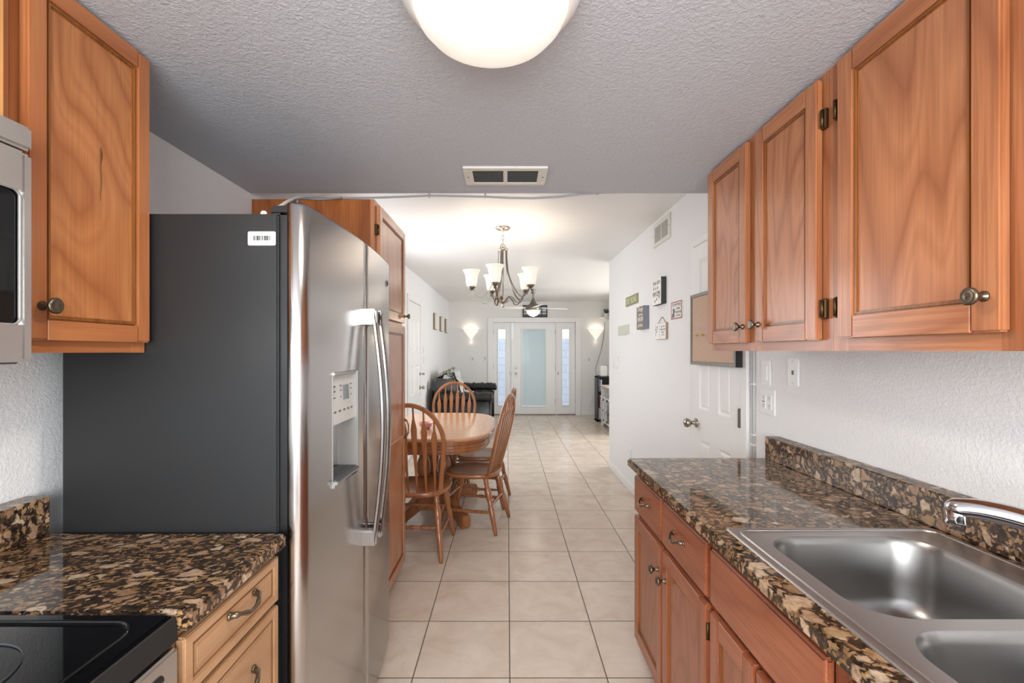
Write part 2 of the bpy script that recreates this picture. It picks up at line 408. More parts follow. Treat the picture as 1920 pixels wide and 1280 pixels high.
def base_of(o):
    v = Vector((0, 0, 0))
    while o is not None: v += o.location; o = o.parent
    return v
def obj(name, mb, mats, parent=None, local=False, loc=None):
    """link a mesh; its coordinates are world ones unless local"""
    me = bpy.data.meshes.new(name); bm = mb.bm if isinstance(mb, MB) else mb
    off = Vector((0, 0, 0))
    if not local:
        if parent is not None: off = base_of(parent)
        elif loc is not None: off = Vector(loc)
        bmesh.ops.translate(bm, vec=-off, verts=bm.verts)
    bm.to_mesh(me); bm.free()
    for m in (mats if isinstance(mats, list) else [mats]): me.materials.append(m)
    o = bpy.data.objects.new(name, me); COL.objects.link(o)
    if parent is not None: o.parent = parent
    elif loc is not None: o.location = loc
    return o
def tag(o, label, cat, group=None, kind=None):
    o['label'] = label; o['category'] = cat
    if group: o['group'] = group
    if kind: o['kind'] = kind
    return o
def thing(name, label, cat, loc=(0, 0, 0), rz=0.0, group=None, kind=None):
    o = bpy.data.objects.new(name, None); COL.objects.link(o); o.location = loc; o.rotation_euler = (0, 0, rz)
    o.empty_display_size = 0.05
    return tag(o, label, cat, group, kind)
def dup(root, loc=None, rz=None, label=None):
    r = root.copy(); COL.objects.link(r)
    if loc is not None: r.location = loc
    if rz is not None: r.rotation_euler = (0, 0, rz)
    if label: r['label'] = label
    def kids(a, b):
        for ch in list(a.children):
            c = ch.copy(); COL.objects.link(c); c.parent = b; kids(ch, c)
    kids(root, r); return r
def struct(name, mb, mats, label, cat, loc=None):
    return tag(obj(name, mb, mats, None, False, loc), label, cat, kind='structure')
def B(*a, **k): return MB().box(*a, **k)

FACE = {'-x': Matrix(((0, 0, -1), (-1, 0, 0), (0, 1, 0))), '-y': Matrix(((1, 0, 0), (0, 0, -1), (0, 1, 0))), '+x': Matrix(((0, 0, 1), (1, 0, 0), (0, 1, 0)))}
def text(name, lines, mat, parent, face, ext=0.0004):
    """lines: list of (string, size, (x,y,z) world centre, width or None)"""
    mb = MB()
    for s_, size, c, wid in lines:
        cu = bpy.data.curves.new('t', 'FONT'); cu.body = s_; cu.size = size; cu.align_x = 'CENTER'; cu.align_y = 'CENTER'; cu.extrude = ext; cu.resolution_u = 3
        ob = bpy.data.objects.new('t', cu); COL.objects.link(ob)
        bpy.context.view_layer.update()
        me = bpy.data.meshes.new_from_object(ob.evaluated_get(bpy.context.evaluated_depsgraph_get()))
        xs = [v.co.x for v in me.vertices]; ys = [v.co.y for v in me.vertices]
        if xs:
            mx, my = (min(xs)+max(xs))/2, (min(ys)+max(ys))/2
            k = (wid/(max(xs)-min(xs))) if wid else 1.0
            for v in me.vertices:
                v.co = FACE[face] @ Vector(((v.co.x-mx)*k, v.co.y-my, v.co.z)) + Vector(c)
            mb.bm.from_mesh(me)
        bpy.data.objects.remove(ob); bpy.data.meshes.remove(me); bpy.data.curves.remove(cu)
    return obj(name, mb, mat, parent)

def spline(P_, n=6):
    out = []; Q = [P_[0]]+P_+[P_[-1]]
    for i in range(1, len(Q)-2):
        for k in range(n):
            t_ = k/n; p0, p1, p2, p3 = [Vector(q) for q in Q[i-1:i+3]]
            out.append(.5*((2*p1)+(p2-p0)*t_+(2*p0-5*p1+4*p2-p3)*t_*t_+(3*p1-p0-3*p2+p3)*t_**3))
    out.append(Vector(P_[-1])); return out
def px(u, v, y): return ((u-VX)*y/F, y, H-(v-VY)*y/F)
RX = Matrix.Rotation
def T(x, y, z): return Matrix.Translation((x, y, z))
TOX = {-1: RX(-PI/2, 4, 'Y'), 1: RX(PI/2, 4, 'Y')}     # local +z -> -x / +x
TO_NY = RX(PI/2, 4, 'X')                                # local +z -> -y

# ------------------------------------------------------------------ room shell
XL, XR, ZC, ZD, YF = -1.27, 1.22, 2.162, 2.449, 10.0
YE, YC = 2.29, 5.54            # kitchen ceiling edge, right wall corner
XV = 2.25                      # living room right wall near the far end
struct('floor', B(-1.6, 4.2, -2.2, YF+0.2, -0.1, 0.0), M['tile'], 'beige square ceramic tile floor with dark grout lines', 'floor')
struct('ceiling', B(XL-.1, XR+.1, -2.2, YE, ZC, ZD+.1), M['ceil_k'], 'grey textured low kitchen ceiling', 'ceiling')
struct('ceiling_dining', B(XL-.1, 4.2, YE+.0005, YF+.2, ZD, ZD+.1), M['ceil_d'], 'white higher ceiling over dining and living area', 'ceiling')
struct('wall_left', B(XL-.1, XL, -2.2, 3.6, 0, ZD).box(XL-.1, XL, 5.2, YF+.2, 0, ZD).box(XL-.1, XL, 3.6, 5.2, 0, 1.0).box(XL-.1, XL, 3.6, 5.2, 2.08, ZD), M['wall'], 'long white wall on the left behind refrigerator and pantry', 'wall')
struct('wall_right', B(XR, XR+.12, -2.2, YC, 0, ZD), M['wall'], 'white wall on the right behind sink and signs', 'wall')
struct('wall_back', B(XL, XR, -2.2, -2.1, 0, ZC), M['wall'], 'white kitchen end wall', 'wall')
# far wall with the opening of the entry door
DL, DR, DT = -0.30, 1.475, 2.0
mb = MB(); mb.box(XL, DL, YF, YF+.2, 0, ZD).box(DR, 4.2, YF, YF+.2, 0, ZD).box(DL, DR, YF, YF+.2, DT, ZD)
struct('wall_far', mb, M['wall_far'], 'white wall around the glass entry door', 'wall')
mb = MB(); mb.box(XV, XV+.1, 8.35, YF, 0, ZD).box(4.1, 4.2, YC, 8.35, 0, ZD).box(XV+.1, 4.2, 8.35, 8.45, 0, ZD).box(XR+.12, 4.2, YC-.1, YC, 0, ZD)
struct('wall_living', mb, M['wall_far'], 'white living room walls beyond the right corner', 'wall')
mb = MB(); mb.box(XR-.014, XR, 3.06, YC+.012, 0, .085, bev=.004); mb.box(XR-.014, XR+.12, YC, YC+.012, 0, .085, bev=.004)
struct('baseboard_right', mb, M['trim'], 'white baseboard along the right wall', 'baseboard')
struct('baseboard_left', B(XL, XL+.014, 2.94, 5.86, 0, .085, bev=.004).box(XL, XL+.014, 6.82, YF, 0, .085, bev=.004), M['trim'], 'white baseboard along the left wall', 'baseboard')
struct('baseboard_far', B(XL, DL-.13, YF-.014, YF, 0, .085, bev=.004).box(DR+.13, XV, YF-.014, YF, 0, .085, bev=.004), M['trim'], 'white baseboard under the far wall', 'baseboard')

# ------------------------------------------------------------------ entry door with sidelights
mb = MB()
mb.box(DL-.12, DL+.0, YF-.022, YF, 0, DT+.11, bev=.005).box(DR, DR+.12, YF-.022, YF, 0, DT+.11, bev=.005).box(DL, DR, YF-.022, YF, DT, DT+.11, bev=.005)
dx0, dx1 = 0.115, 1.05
for x in (dx0-.018, dx1): mb.box(x, x+.018, YF-.01, YF+.16, 0, DT)
struct('trim_1', mb, M['trim'], 'white casing around the entry door and sidelights', 'trim')
def glazed(mb, x0, x1, z0, z1, gx0, gx1, gz0, gz1, y0, y1):
    mb.box(x0, gx0, y0, y1, z0, z1).box(gx1, x1, y0, y1, z0, z1).box(gx0, gx1, y0, y1, z0, gz0).box(gx0, gx1, y0, y1, gz1, z1)
    f = .02
    mb.box(gx0-f, gx0, y0-.012, y0, gz0-f, gz1+f, bev=.004).box(gx1, gx1+f, y0-.012, y0, gz0-f, gz1+f, bev=.004)
    mb.box(gx0, gx1, y0-.012, y0, gz0-f, gz0, bev=.004).box(gx0, gx1, y0-.012, y0, gz1, gz1+f, bev=.004)
y0 = YF+.02
d3 = thing('door_3', 'white entry door with full glass and closed blinds', 'door', ((dx0+dx1)/2, y0, 0), kind='structure')
mb = MB(); glazed(mb, dx0+.006, dx1-.006, .02, DT-.006, .318, .835, .19, 1.855, y0, y0+.045); obj('door_panel', mb, M['trim'], d3)
obj('pane', B(.318, .835, y0+.008, y0+.012, .19, 1.855), M['pane'], d3)
mb = MB()
for k in range(74):
    z = .2+k*.0224
    mb.prism([(.322, y0+.018, z), (.831, y0+.018, z), (.831, y0+.029, z+.0236), (.322, y0+.029, z+.0236)], (0, .0008, 0))
for x in (.40, .755): mb.box(x, x+.004, y0+.0155, y0+.0175, .19, 1.85)
mb.box(.322, .831, y0+.015, y0+.034, 1.835, 1.855)
obj('blind', mb, M['blind'], d3)
def knob_y(x, z, y, parent, m, s=1.0, name='knob'):
    mb = MB(); mb.lathe([(.031*s, 0), (.031*s, .006), (.012*s, .01), (.011*s, .03), (.022*s, .038), (.027*s, .052), (.02*s, .064), (.004, .067)], T(x, y, z) @ TO_NY, 18)
    return obj(name, mb, m, parent)
knob_y(.196, .90, y0, d3, M['chrome']); knob_y(.196, 1.02, y0, d3, M['chrome'], .8, 'deadbolt')
for z in (.3, 1.04, 1.8): obj('hinge', B(dx1-.014, dx1+.002, y0-.012, y0, z-.05, z+.05, bev=.003), M['lightgrey'], d3)
for nm, lab, x0, x1, g0, g1, hx in (('window_1', 'narrow glass sidelight left of the entry door', DL, dx0-.018, -.195, -.04, DL), ('window_2', 'narrow glass sidelight right of the entry door', dx1+.018, DR, 1.19, 1.34, DR)):
    w_ = thing(nm, lab, 'window', ((x0+x1)/2, y0, 0), kind='structure')
    mb = MB(); glazed(mb, x0+.005, x1-.005, .02, DT-.006, g0, g1, .21, 1.855, y0, y0+.045); obj('window_frame', mb, M['trim'], w_)
    obj('pane', B(g0, g1, y0+.012, y0+.016, .21, 1.855), M['pane'], w_)
    for z in (.3, 1.04, 1.8): obj('hinge', B(hx-.006 if hx == DL else hx-.01, hx+.01 if hx == DL else hx+.006, y0-.014, y0, z-.05, z+.05, bev=.003), M['lightgrey'], w_)
    lx = x1-.03 if nm == 'window_1' else x0+.035
    obj('latch', B(lx-.012, lx+.012, y0-.014, y0, .87, .93, bev=.004), M['nickel'], w_)
# outside the door
struct('wall_outside', B(-4, 6, 12.6, 12.8, -.1, 1.72), M['block'], 'pale block wall outside behind the sidelights', 'wall')
struct('ground_outside', B(-4, 6, YF+.2, 12.6, -.2, -.1), M['concrete'], 'pale concrete ground outside the entry', 'ground')
struct('trim_2', B(DL, DR, YF-.005, YF+.2, 0, .018, bev=.004), M['nickel_dark'], 'metal threshold under the entry door', 'trim')

w_ = thing('window_3', 'white framed unseen window added in the left wall to light the dining area', 'window', (XL, 4.4, 1.0), kind='structure')  # invented and out of view, lets light into the dining area
mb = MB()
for a, b, c_, d_ in ((3.6, 3.65, 1.0, 2.08), (5.15, 5.2, 1.0, 2.08), (4.375, 4.425, 1.05, 2.03), (3.65, 5.15, 1.0, 1.05), (3.65, 5.15, 2.03, 2.08)): mb.box(XL-.08, XL-.05, a, b, c_, d_)
obj('window_frame', mb, M['trim'], w_); obj('pane', B(XL-.067, XL-.063, 3.65, 5.15, 1.05, 2.03), M['pane'], w_); obj('sill', B(XL-.05, XL+.03, 3.57, 5.23, .98, 1.0, 0, .004), M['trim'], w_)

# ------------------------------------------------------------------ panel doors
def panel_x(mb, x, sg, y0, y1, z0, z1, fr=.03):
    """raised panel on a door face: groove ring + raised field; sg outward normal sign on x"""
    d = .009
    # sloped ring going in
    o = [(y0, z0), (y1, z0), (y1, z1), (y0, z1)]; i = [(y0+fr*.5, z0+fr*.5), (y1-fr*.5, z0+fr*.5), (y1-fr*.5, z1-fr*.5), (y0+fr*.5, z1-fr*.5)]
    q = [(y0+fr, z0+fr), (y1-fr, z0+fr), (y1-fr, z1-fr), (y0+fr, z1-fr)]
    for a, b, xa, xb in ((o, i, x, x-sg*d), (i, q, x-sg*d, x-sg*.001)):
        for k in range(4):
            k2 = (k+1) % 4
            mb.poly([(xa, *a[k]), (xa, *a[k2]), (xb, *b[k2]), (xb, *b[k])])
    mb.poly([(x-sg*.001, *c) for c in q])
def slab_x(mb, x, xb, sg, y0, y1, z0, z1, panels):
    """door slab with openings for panels; built from strips"""
    ys = sorted({y0, y1, *[p[0] for p in panels], *[p[1] for p in panels]}); zs = sorted({z0, z1, *[p[2] for p in panels], *[p[3] for p in panels]})
    for a, b in zip(ys, ys[1:]):
        for c, d in zip(zs, zs[1:]):
            if any(p[0] <= a and b <= p[1] and p[2] <= c and d <= p[3] for p in panels): continue
            mb.poly([(x, a, c), (x, b, c), (x, b, d), (x, a, d)])
    for p in panels: panel_x(mb, x, sg, *p)
    mb.box(min(x-sg*.0095, xb), max(x-sg*.0095, xb), y0, y1, z0, z1)
    for a in (y0, y1): mb.poly([(x, a, z0), (x, a, z1), (x-sg*.0095, a, z1), (x-sg*.0095, a, z0)])
    mb.poly([(x, y0, z1), (x, y1, z1), (x-sg*.0095, y1, z1), (x-sg*.0095, y0, z1)])
    bmesh.ops.recalc_face_normals(mb.bm, faces=mb.bm.faces)
d1 = thing('door_1', 'white six panel closet door behind the cork board', 'door', (XR, 2.71, 0), kind='structure')
mb = MB(); cols = [(2.50, 2.65), (2.76, 2.91)]; rows = [(.2, .825), (1.02, 1.56), (1.68, 1.955)]
slab_x(mb, XR-.012, XR, -1, 2.395, 3.015, .012, 2.05, [(a, b, c, d) for a, b in cols for c, d in rows]); obj('door_panel', mb, M['trim'], d1)
mb = MB(); mb.lathe([(.030, 0), (.030, .005), (.013, .012), (.012, .034), (.024, .044), (.030, .058), (.026, .072), (.012, .08), (.001, .081)], T(XR-.012, 2.955, .925) @ TOX[-1], 20)
obj('knob', mb, M['nickel'], d1)
for z in (.25, 1.035, 1.85): obj('hinge', B(XR-.026, XR-.008, 2.388, 2.402, z-.05, z+.05, bev=.004), M['nickel_dark'], d1)
mb = MB(); mb.box(XR-.018, XR, 2.325, 2.388, 0, 2.10, bev=.004).box(XR-.008, XR, 3.02, 3.055, 0, 2.10, bev=.003).box(XR-.010, XR, 2.388, 3.02, 2.055, 2.10, bev=.003)
struct('trim_3', mb, M['trim'], 'white casing of the closet door', 'trim')
d2 = thing('door_2', 'white panelled door on the left wall past the pantry', 'door', (XL, 6.3, 0), kind='structure')
mb = MB(); slab_x(mb, XL+.012, XL, 1, 5.92, 6.71, .012, 2.03, [(a, b, c, d) for a, b in ((6.03, 6.26), (6.37, 6.60)) for c, d in ((.2, .66), (.79, 1.18), (1.38, 1.80))]); obj('door_panel', mb, M['trim'], d2)
def knob_x(x, y, z, sg, parent, m, s=1.0, name='knob'):
    mb = MB(); mb.lathe([(.031*s, 0), (.031*s, .006), (.012*s, .012), (.011*s, .034), (.022*s, .042), (.028*s, .056), (.02*s, .07), (.002, .073)], T(x, y, z) @ TOX[sg], 18); return obj(name, mb, m, parent)
knob_x(XL+.012, 6.655, .86, 1, d2, M['nickel']); knob_x(XL+.012, 6.655, 1.055, 1, d2, M['nickel'], .7, 'deadbolt')
mb = MB(); mb.box(XL, XL+.02, 6.72, 6.80, 0, 2.12, bev=.004).box(XL, XL+.02, 5.86, 5.91, 0, 2.12, bev=.004).box(XL, XL+.02, 5.91, 6.72, 2.04, 2.12, bev=.004)
struct('trim_4', mb, M['trim'], 'white casing of the left wall door', 'trim')

# ------------------------------------------------------------------ cabinet parts
def knob(x, y, z, sg, parent, m=None, s=1.0):
    mb = MB(); mb.lathe([(.010*s, 0), (.010*s, .003), (.0055*s, .006), (.0055*s, .016), (.012*s, .021), (.0165*s, .026), (.0165*s, .030), (.012*s, .033), (.011*s, .0322), (.004*s, .0345), (.0005, .035)], T(x, y, z) @ TOX[sg], 24)
    return obj('knob', mb, m or M['bronze'], parent)
def handle(x, y, z, sg, parent, L=.09, vert=False):
    pts, rs = [], []
    for k in range(17):
        u = k/16.0; s_ = (u-.5)*L
        out = .004+.021*min(1, math.sin(PI*min(max(u, .0), 1))**.6*1.1) if 0 < u < 1 else .0
        dz = .006*math.cos(2*PI*u) if not vert else 0
        pts.append((x+sg*out, y+(0 if vert else s_), z+(s_ if vert else dz)))
        rs.append(.0072 if k in (0, 1, 15, 16) else (.0058 if k in (4, 5, 11, 12) else (.0048 if k in (2, 3, 13, 14) else .0044)))
    mb = MB(); mb.tube(pts, rs, 10)
    for e in (0, 16):
        mb.lathe([(.009, 0), (.009, .003), (.006, .006)], T(x, pts[e][1], pts[e][2]) @ TOX[sg], 14)
    return obj('handle', mb, M['bronze'], parent)
def hinge(x, y, z, sg, parent):
    mb = MB(); mb.box(min(x, x+sg*.012), max(x, x+sg*.012), y-.010, y+.010, z-.028, z+.028, bev=.003)
    mb.tube([(x+sg*.014, y, z-.024), (x+sg*.014, y, z+.024)], .005, 8)
    return obj('hinge', mb, M['hinge'], parent)
def cab_door(name, parent, mats, x, sg, y0, y1, z0, z1, st=.052, thick=.02, rec=.008, edge=None, bead=True, mat_panel=None):
    """frame and panel door; x is its outer face, sg the outward direction on x"""
    xb = x-sg*thick; a, b = min(x, xb), max(x, xb); mb = MB()
    bv = .004
    for p, q in ((y0, y0+st), (y1-st, y1)): mb.box(a, b, p, q, z0, z1, 0, bv, 2)
    for p, q in ((z0, z0+st), (z1-st, z1)): mb.box(a, b, y0+st-.0005, y1-st+.0005, p, q, 1, bv*.3)
    xp = x-sg*rec; mb.box(min(xp, xb), max(xp, xb), y0+st-.002, y1-st+.002, z0+st-.002, z1-st+.002, 3)
    if bead:
        e = edge if edge is not None else 2
        w_ = .011
        for (p, q, r, s_) in ((y0+st, y0+st+w_, z0+st, z1-st), (y1-st-w_, y1-st, z0+st, z1-st), (y0+st, y1-st, z0+st, z0+st+w_), (y0+st, y1-st, z1-st-w_, z1-st)):
            hz = .0004 if q-p > s_-r else 0; xm = x-sg*(.003+hz); mb.box(min(xm, xb+sg*.004), max(xm, xb+sg*.004), p+hz, q-hz, r, s_, e, .0035, 2)
    fig = next((M['fig'][k] for k in M['fig'] if M[k] is mats), mats[0])
    return obj(name, mb, list(mats[:2])+[M['edge'][0], fig], parent)
def slab_front(name, parent, mats, x, sg, y0, y1, z0, z1, thick=.02, bev=.006):
    xb = x-sg*thick; mb = B(min(x, xb), max(x, xb), y0, y1, z0, z1, 1, bev, 3); return obj(name, mb, list(mats[:2]), parent)

# ---- right upper cabinets
def face_frame(mb, xf, sg, y0, y1, z0, z1, stiles, rails, th=.019):
    a, b = min(xf, xf-sg*th), max(xf, xf-sg*th)
    for p, q in stiles: mb.box(a, b, p, q, z0, z1, 0)
    for p, q in rails: mb.box(a+.0003, b-.0003, y0+.0006, y1-.0006, p+.0004, q-.0004, 1)
XU = .872
c = thing('upper_cabinet', 'oak wall cabinet with two narrow doors hung above the counter end', 'cabinet', (1.05, 1.66, 1.382))
mb = MB(); mb.box(.912, XR-.002, 1.267, 2.015, 1.395, ZC)
face_frame(mb, .893, -1, 1.267, 2.015, 1.382, ZC, [(1.267, 1.31), (1.62, 1.70), (1.98, 2.015)], [(1.382, 1.425), (2.12, ZC)])
obj('cabinet_body', mb, M['oak'][:2], c)
d = cab_door('door', c, M['oak'], XU, -1, 1.692, 2.016, 1.413, 2.148); knob(XU, 1.714, 1.472, -1, d)
d = cab_door('door', c, M['oak'], XU, -1, 1.306, 1.632, 1.413, 2.148); knob(XU, 1.608, 1.474, -1, d)
for z in (1.50, 2.03): hinge(.8925, 1.292, z, -1, d)
c = thing('upper_cabinet', 'wide oak wall cabinet with one big door hung above the sink', 'cabinet', (1.05, 1.02, 1.382))
mb = MB(); mb.box(.912, XR-.002, .77, 1.266, 1.395, ZC)
face_frame(mb, .893, -1, .77, 1.266, 1.382, ZC, [(.77, .835), (1.21, 1.266)], [(1.382, 1.425), (2.12, ZC)])
obj('cabinet_body', mb, M['oak'][:2], c)
d = cab_door('door', c, M['oak'], XU, -1, .818, 1.226, 1.416, 2.15, st=.056); knob(XU, .846, 1.482, -1, d)
for z in (1.50, 2.03): hinge(.8925, 1.240, z, -1, d)
c = thing('upper_cabinet', 'oak wall cabinet cut by the photo edge next to the big door', 'cabinet', (1.05, .5, 1.382))
mb = MB(); mb.box(.912, XR-.002, .30, .769, 1.395, ZC); face_frame(mb, .893, -1, .30, .769, 1.382, ZC, [(.30, .34), (.73, .769)], [(1.382, 1.425), (2.12, ZC)])
obj('cabinet_body', mb, M['edge'][:2], c); cab_door('door', c, M['oak'], XU, -1, .33, .735, 1.416, 2.15)

# ---- right base cabinets
XB = .568
def base_cab(label, y0, y1, loc):
    c = thing('base_cabinet', label, 'cabinet', loc); return c
zt = .862
c = base_cab('reddish oak base cabinet with two drawers over two doors', 1.315, 2.075, (.9, 1.70, 0))
mb = MB(); mb.box(.608, XR-.002, 1.315, 2.075, .10, .70).box(.608, XR-.002, 2.055, 2.075, .70, zt).box(.66, XR-.002, 1.315, 2.06, 0, .10)
face_frame(mb, .589, -1, 1.315, 2.075, .10, zt, [(1.315, 1.345), (1.68, 1.73), (2.045, 2.075)], [(.10, .13), (.63, .69), (.83, zt)])
mb.box(.600, .608, 1.316, 2.074, .69, .83)
obj('cabinet_body', mb, M['oakred'][:2], c)
d = slab_front('drawer', c, M['oakred'], XB, -1, 1.712, 2.070, .675, .832); handle(XB, 1.895, .757, -1, d)
d = slab_front('drawer', c, M['oakred'], XB, -1, 1.326, 1.700, .675, .832); handle(XB, 1.535, .757, -1, d)
d = cab_door('door', c, M['oakred'], XB, -1, 1.716, 2.070, .108, .655); knob(XB, 1.745, .56, -1, d)
d = cab_door('door', c, M['oakred'], XB, -1, 1.326, 1.700, .108, .655); knob(XB, 1.665, .555, -1, d)
hinge(.589, 1.327, .58, -1, d)
c = base_cab('reddish oak sink cabinet with long false drawer front', .80, 1.314, (.9, 1.05, 0))
mb = MB(); mb.box(1.19, XR, .80, 1.314, .10, .70).box(.608, 1.19, .80, 1.314, .10, .12).box(.66, XR, .80, 1.314, 0, .10).box(.608, 1.19, .80, .818, .12, .68).box(.608, 1.19, 1.296, 1.314, .12, .68)
face_frame(mb, .589, -1, .80, 1.314, .10, zt, [(.80, .83), (1.285, 1.314)], [(.10, .13), (.63, .69), (.83, zt)])
mb.box(.600, .6075, .83, 1.285, .69, .83)
obj('cabinet_body', mb, M['oakred'][:2], c)
slab_front('drawer', c, M['oakred'], XB, -1, .826, 1.300, .675, .832)
d = cab_door('door', c, M['oakred'], XB, -1, 1.07, 1.300, .108, .655); d = cab_door('door', c, M['oakred'], XB, -1, .826, 1.06, .108, .655)
c = base_cab('reddish oak base cabinet nearest the viewer beside the sink cabinet', .25, .799, (.9, .55, 0))
mb = MB(); mb.box(1.19, XR, .25, .799, .10, .70).box(.608, 1.19, .25, .799, .10, .12).box(.66, XR, .25, .799, 0, .10)
face_frame(mb, .589, -1, .25, .799, .10, zt, [(.25, .28), (.765, .799)], [(.10, .13), (.63, .69), (.83, zt)])
mb.box(.600, .6075, .28, .765, .69, .83).box(.600, .6075, .28, .765, .13, .63)
obj('cabinet_body', mb, M['oakred'][:2], c)
slab_front('drawer', c, M['oakred'], XB, -1, .30, .780, .675, .832); cab_door('door', c, M['oakred'], XB, -1, .30, .780, .108, .655)

# ---- right countertop with sink cut-out
XCF, YCE, ZK = .540, 2.083, .902
sx0, sx1, sy0, sy1 = .592, 1.142, .41, 1.247
mb = MB(); g = .012
def eased(mb, x0, x1, y0, y1): mb.box(x0, x1, y0, y1, ZK-.038, ZK, 0)
cut = (sx0+g, sx1-g, sy0+g, sy1-g)
mb.box(XCF, cut[0], .2, YCE, ZK-.038, ZK, 0, .007, 2)
mb.box(cut[0]-.008, XR, cut[3], YCE, ZK-.038, ZK-.0001, 0, .004)
mb.box(cut[1], XR, .2, cut[3]+.01, ZK-.038, ZK-.0002)
mb.box(cut[0]-.008, XR, .2, cut[2], ZK-.038, ZK-.0003)
tag(obj('countertop', mb, M['granite']), 'polished brown granite countertop around the sink', 'countertop')
mb = B(1.158, XR, .2, YCE-.002, ZK, ZK+.098, 0, .003)
tag(obj('backsplash', mb, M['granite_splash']), 'low brown granite backsplash strip behind the faucet', 'backsplash')

# ---- sink
def rrect(x0, x1, y0, y1, r, n=8):
    pts = []
    for cx, cy, a0 in ((x1-r, y1-r, 0), (x0+r, y1-r, PI/2), (x0+r, y0+r, PI), (x1-r, y0+r, 1.5*PI)):
        for k in range(n+1):
            a = a0+PI/2*k/n; pts.append((cx+r*math.cos(a), cy+r*math.sin(a)))
    return pts
def loft(mb, rings, cap=True, mi=0, smooth=True):
    vs = [[mb.bm.verts.new(p) for p in r] for r in rings]; n = len(vs[0])
    for a, b in zip(vs, vs[1:]):
        for k in range(n):
            f = mb.bm.faces.new((a[k], a[(k+1) % n], b[(k+1) % n], b[k])); f.material_index = mi; f.smooth = smooth
    if cap: f = mb.bm.faces.new(vs[-1]); f.material_index = mi; f.smooth = smooth
snk = thing('sink', 'double bowl stainless steel drop in sink', 'sink', ((sx0+sx1)/2, (sy0+sy1)/2, ZK))
def bowl(x0, x1, y0, y1, r, zt_, depth):
    mb = MB(); rings = []
    for dz, ins in ((0, 0), (-.006, .004), (-.02, .008), (-.10, .016), (depth+.05, .022), (depth+.025, .03), (depth+.008, .05), (depth, .085)):
        rings.append([(x, y, zt_+dz) for x, y in rrect(x0+ins, x1-ins, y0+ins, y1-ins, max(r-ins*.4, .03))])
    loft(mb, rings); return mb
b1 = (.648, 1.048, .822, 1.190, .085); b2 = (.648, 1.048, .45, .788, .085)
# deck: outer rounded rectangle to bowl rims, built as strips around both bowls
mb = MB(); zd = ZK+.004
outer = rrect(sx0, sx1, sy0, sy1, .012, 4)
def deck(mb):
    t = bmesh.new()
    loops = []
    for pts in (outer, rrect(*b1), rrect(*b2)):
        vs = [t.verts.new((x, y, zd)) for x, y in pts]
        loops += [t.edges.new((vs[k], vs[(k+1) % len(vs)])) for k in range(len(vs))]
    bmesh.ops.triangle_fill(t, use_beauty=True, use_dissolve=False, edges=loops)
    for f in t.faces:
        f.smooth = False
        if f.normal.z < 0: f.normal_flip()
    mb.merge(t)
deck(mb)
vr = [[(x, y, z) for x, y in rrect(sx0-e, sx1+e, sy0-e, sy1+e, .012, 4)] for z, e in ((zd, 0), (ZK+.0025, .003), (ZK+.0004, .004))]
loft(mb, vr, cap=False)
# raised bead just inside the rim
ri = [(x, y, zd+.0005) for x, y in rrect(sx0+.018, sx1-.014, sy0+.018, sy1-.018, .03, 5)]
mb.tube(ri, .0035, 8, closed=True)
obj('rim', mb, M['steel_rim'], snk)
obj('bowl', bowl(*b1, zd, -.19), M['steel_sink'], snk); obj('bowl', bowl(*b2, zd, -.19), M['steel_sink'], snk)
for (x, y) in ((.848, .98), (.848, .60)):
    mb = MB(); mb.lathe([(.045, .0), (.045, .003), (.034, .004), (.030, .001), (.004, .001)], T(x, y, zd-.1895), 24); obj('drain', mb, M['drain'], snk)

# ---- faucet
fct = thing('faucet', 'chrome single spout kitchen faucet behind the sink', 'faucet', (1.100, .70, zd))
mb = MB(); mb.box(1.072, 1.128, .60, .80, zd, zd+.008, 0, .003, 2).lathe([(.027, 0), (.026, .03), (.022, .05), (.022, .10), (.018, .115), (.004, .12)], T(1.10, .70, zd+.008), 24)
obj('body', mb, M['chrome'], fct)
sp = spline([(1.10, .70, .975), (1.088, .728, .988), (1.06, .782, 1.020), (1.025, .838, 1.046), (.99, .885, 1.060), (.955, .925, 1.064), (.930, .952, 1.060), (.917, .967, 1.052)], 4)
nsp = len(sp)
mb = MB(); mb.tube(sp, [.024-.006*k/nsp for k in range(nsp-3)]+[.0155, .012, .006], 24, sx=1.15, up=(0, 0, 1))
mb.lathe([(.001, -.030), (.013, -.030), (.0185, -.028), (.0205, -.022), (.0205, .0), (.0195, .010), (.015, .017), (.004, .0195)], T(.928, .955, 1.054), 28)
obj('spout', mb, M['chrome'], fct)
mb = MB(); mb.tube([(1.10, .70, 1.02), (1.09, .675, 1.045), (1.075, .62, 1.075)], [.012, .009, .007], 12); obj('lever', mb, M['chrome'], fct)

# ------------------------------------------------------------------ left side
XUL = -.945
c = thing('upper_cabinet', 'amber wood wall cabinet beside the microwave', 'cabinet', (-1.1, 1.09, 1.378))
mb = MB(); mb.box(XL, -.985, .898, 1.2325, 1.392, ZC)
face_frame(mb, -.966, 1, .898, 1.2325, 1.378, ZC, [(.898, .94), (1.19, 1.2325)], [(1.378, 1.425), (2.12, ZC)])
obj('cabinet_body', mb, M['oakleft'][:2], c)
d = cab_door('door', c, M['oakleft'], XUL, 1, .912, 1.227, 1.404, 2.15, st=.042); knob(XUL, .940, 1.474, 1, d, M['bronze'])
mb = MB()
k0 = [(XUL-.0076, 1.085+.0012*math.sin(t_*1.1), 1.86-.0115*t_) for t_ in range(12)]
mb.tube(k0, [.0005, .0042, .0046, .0030, .0022, .0026, .0028, .0026, .0024, .0018, .0014, .0004], 8, up=(0, 1, 0), sx=.15)
obj('wood_knot', mb, M['edge'][0], d)
c = thing('upper_cabinet', 'short golden maple wall cabinet above the microwave', 'cabinet', (-1.1, .5, 1.80))
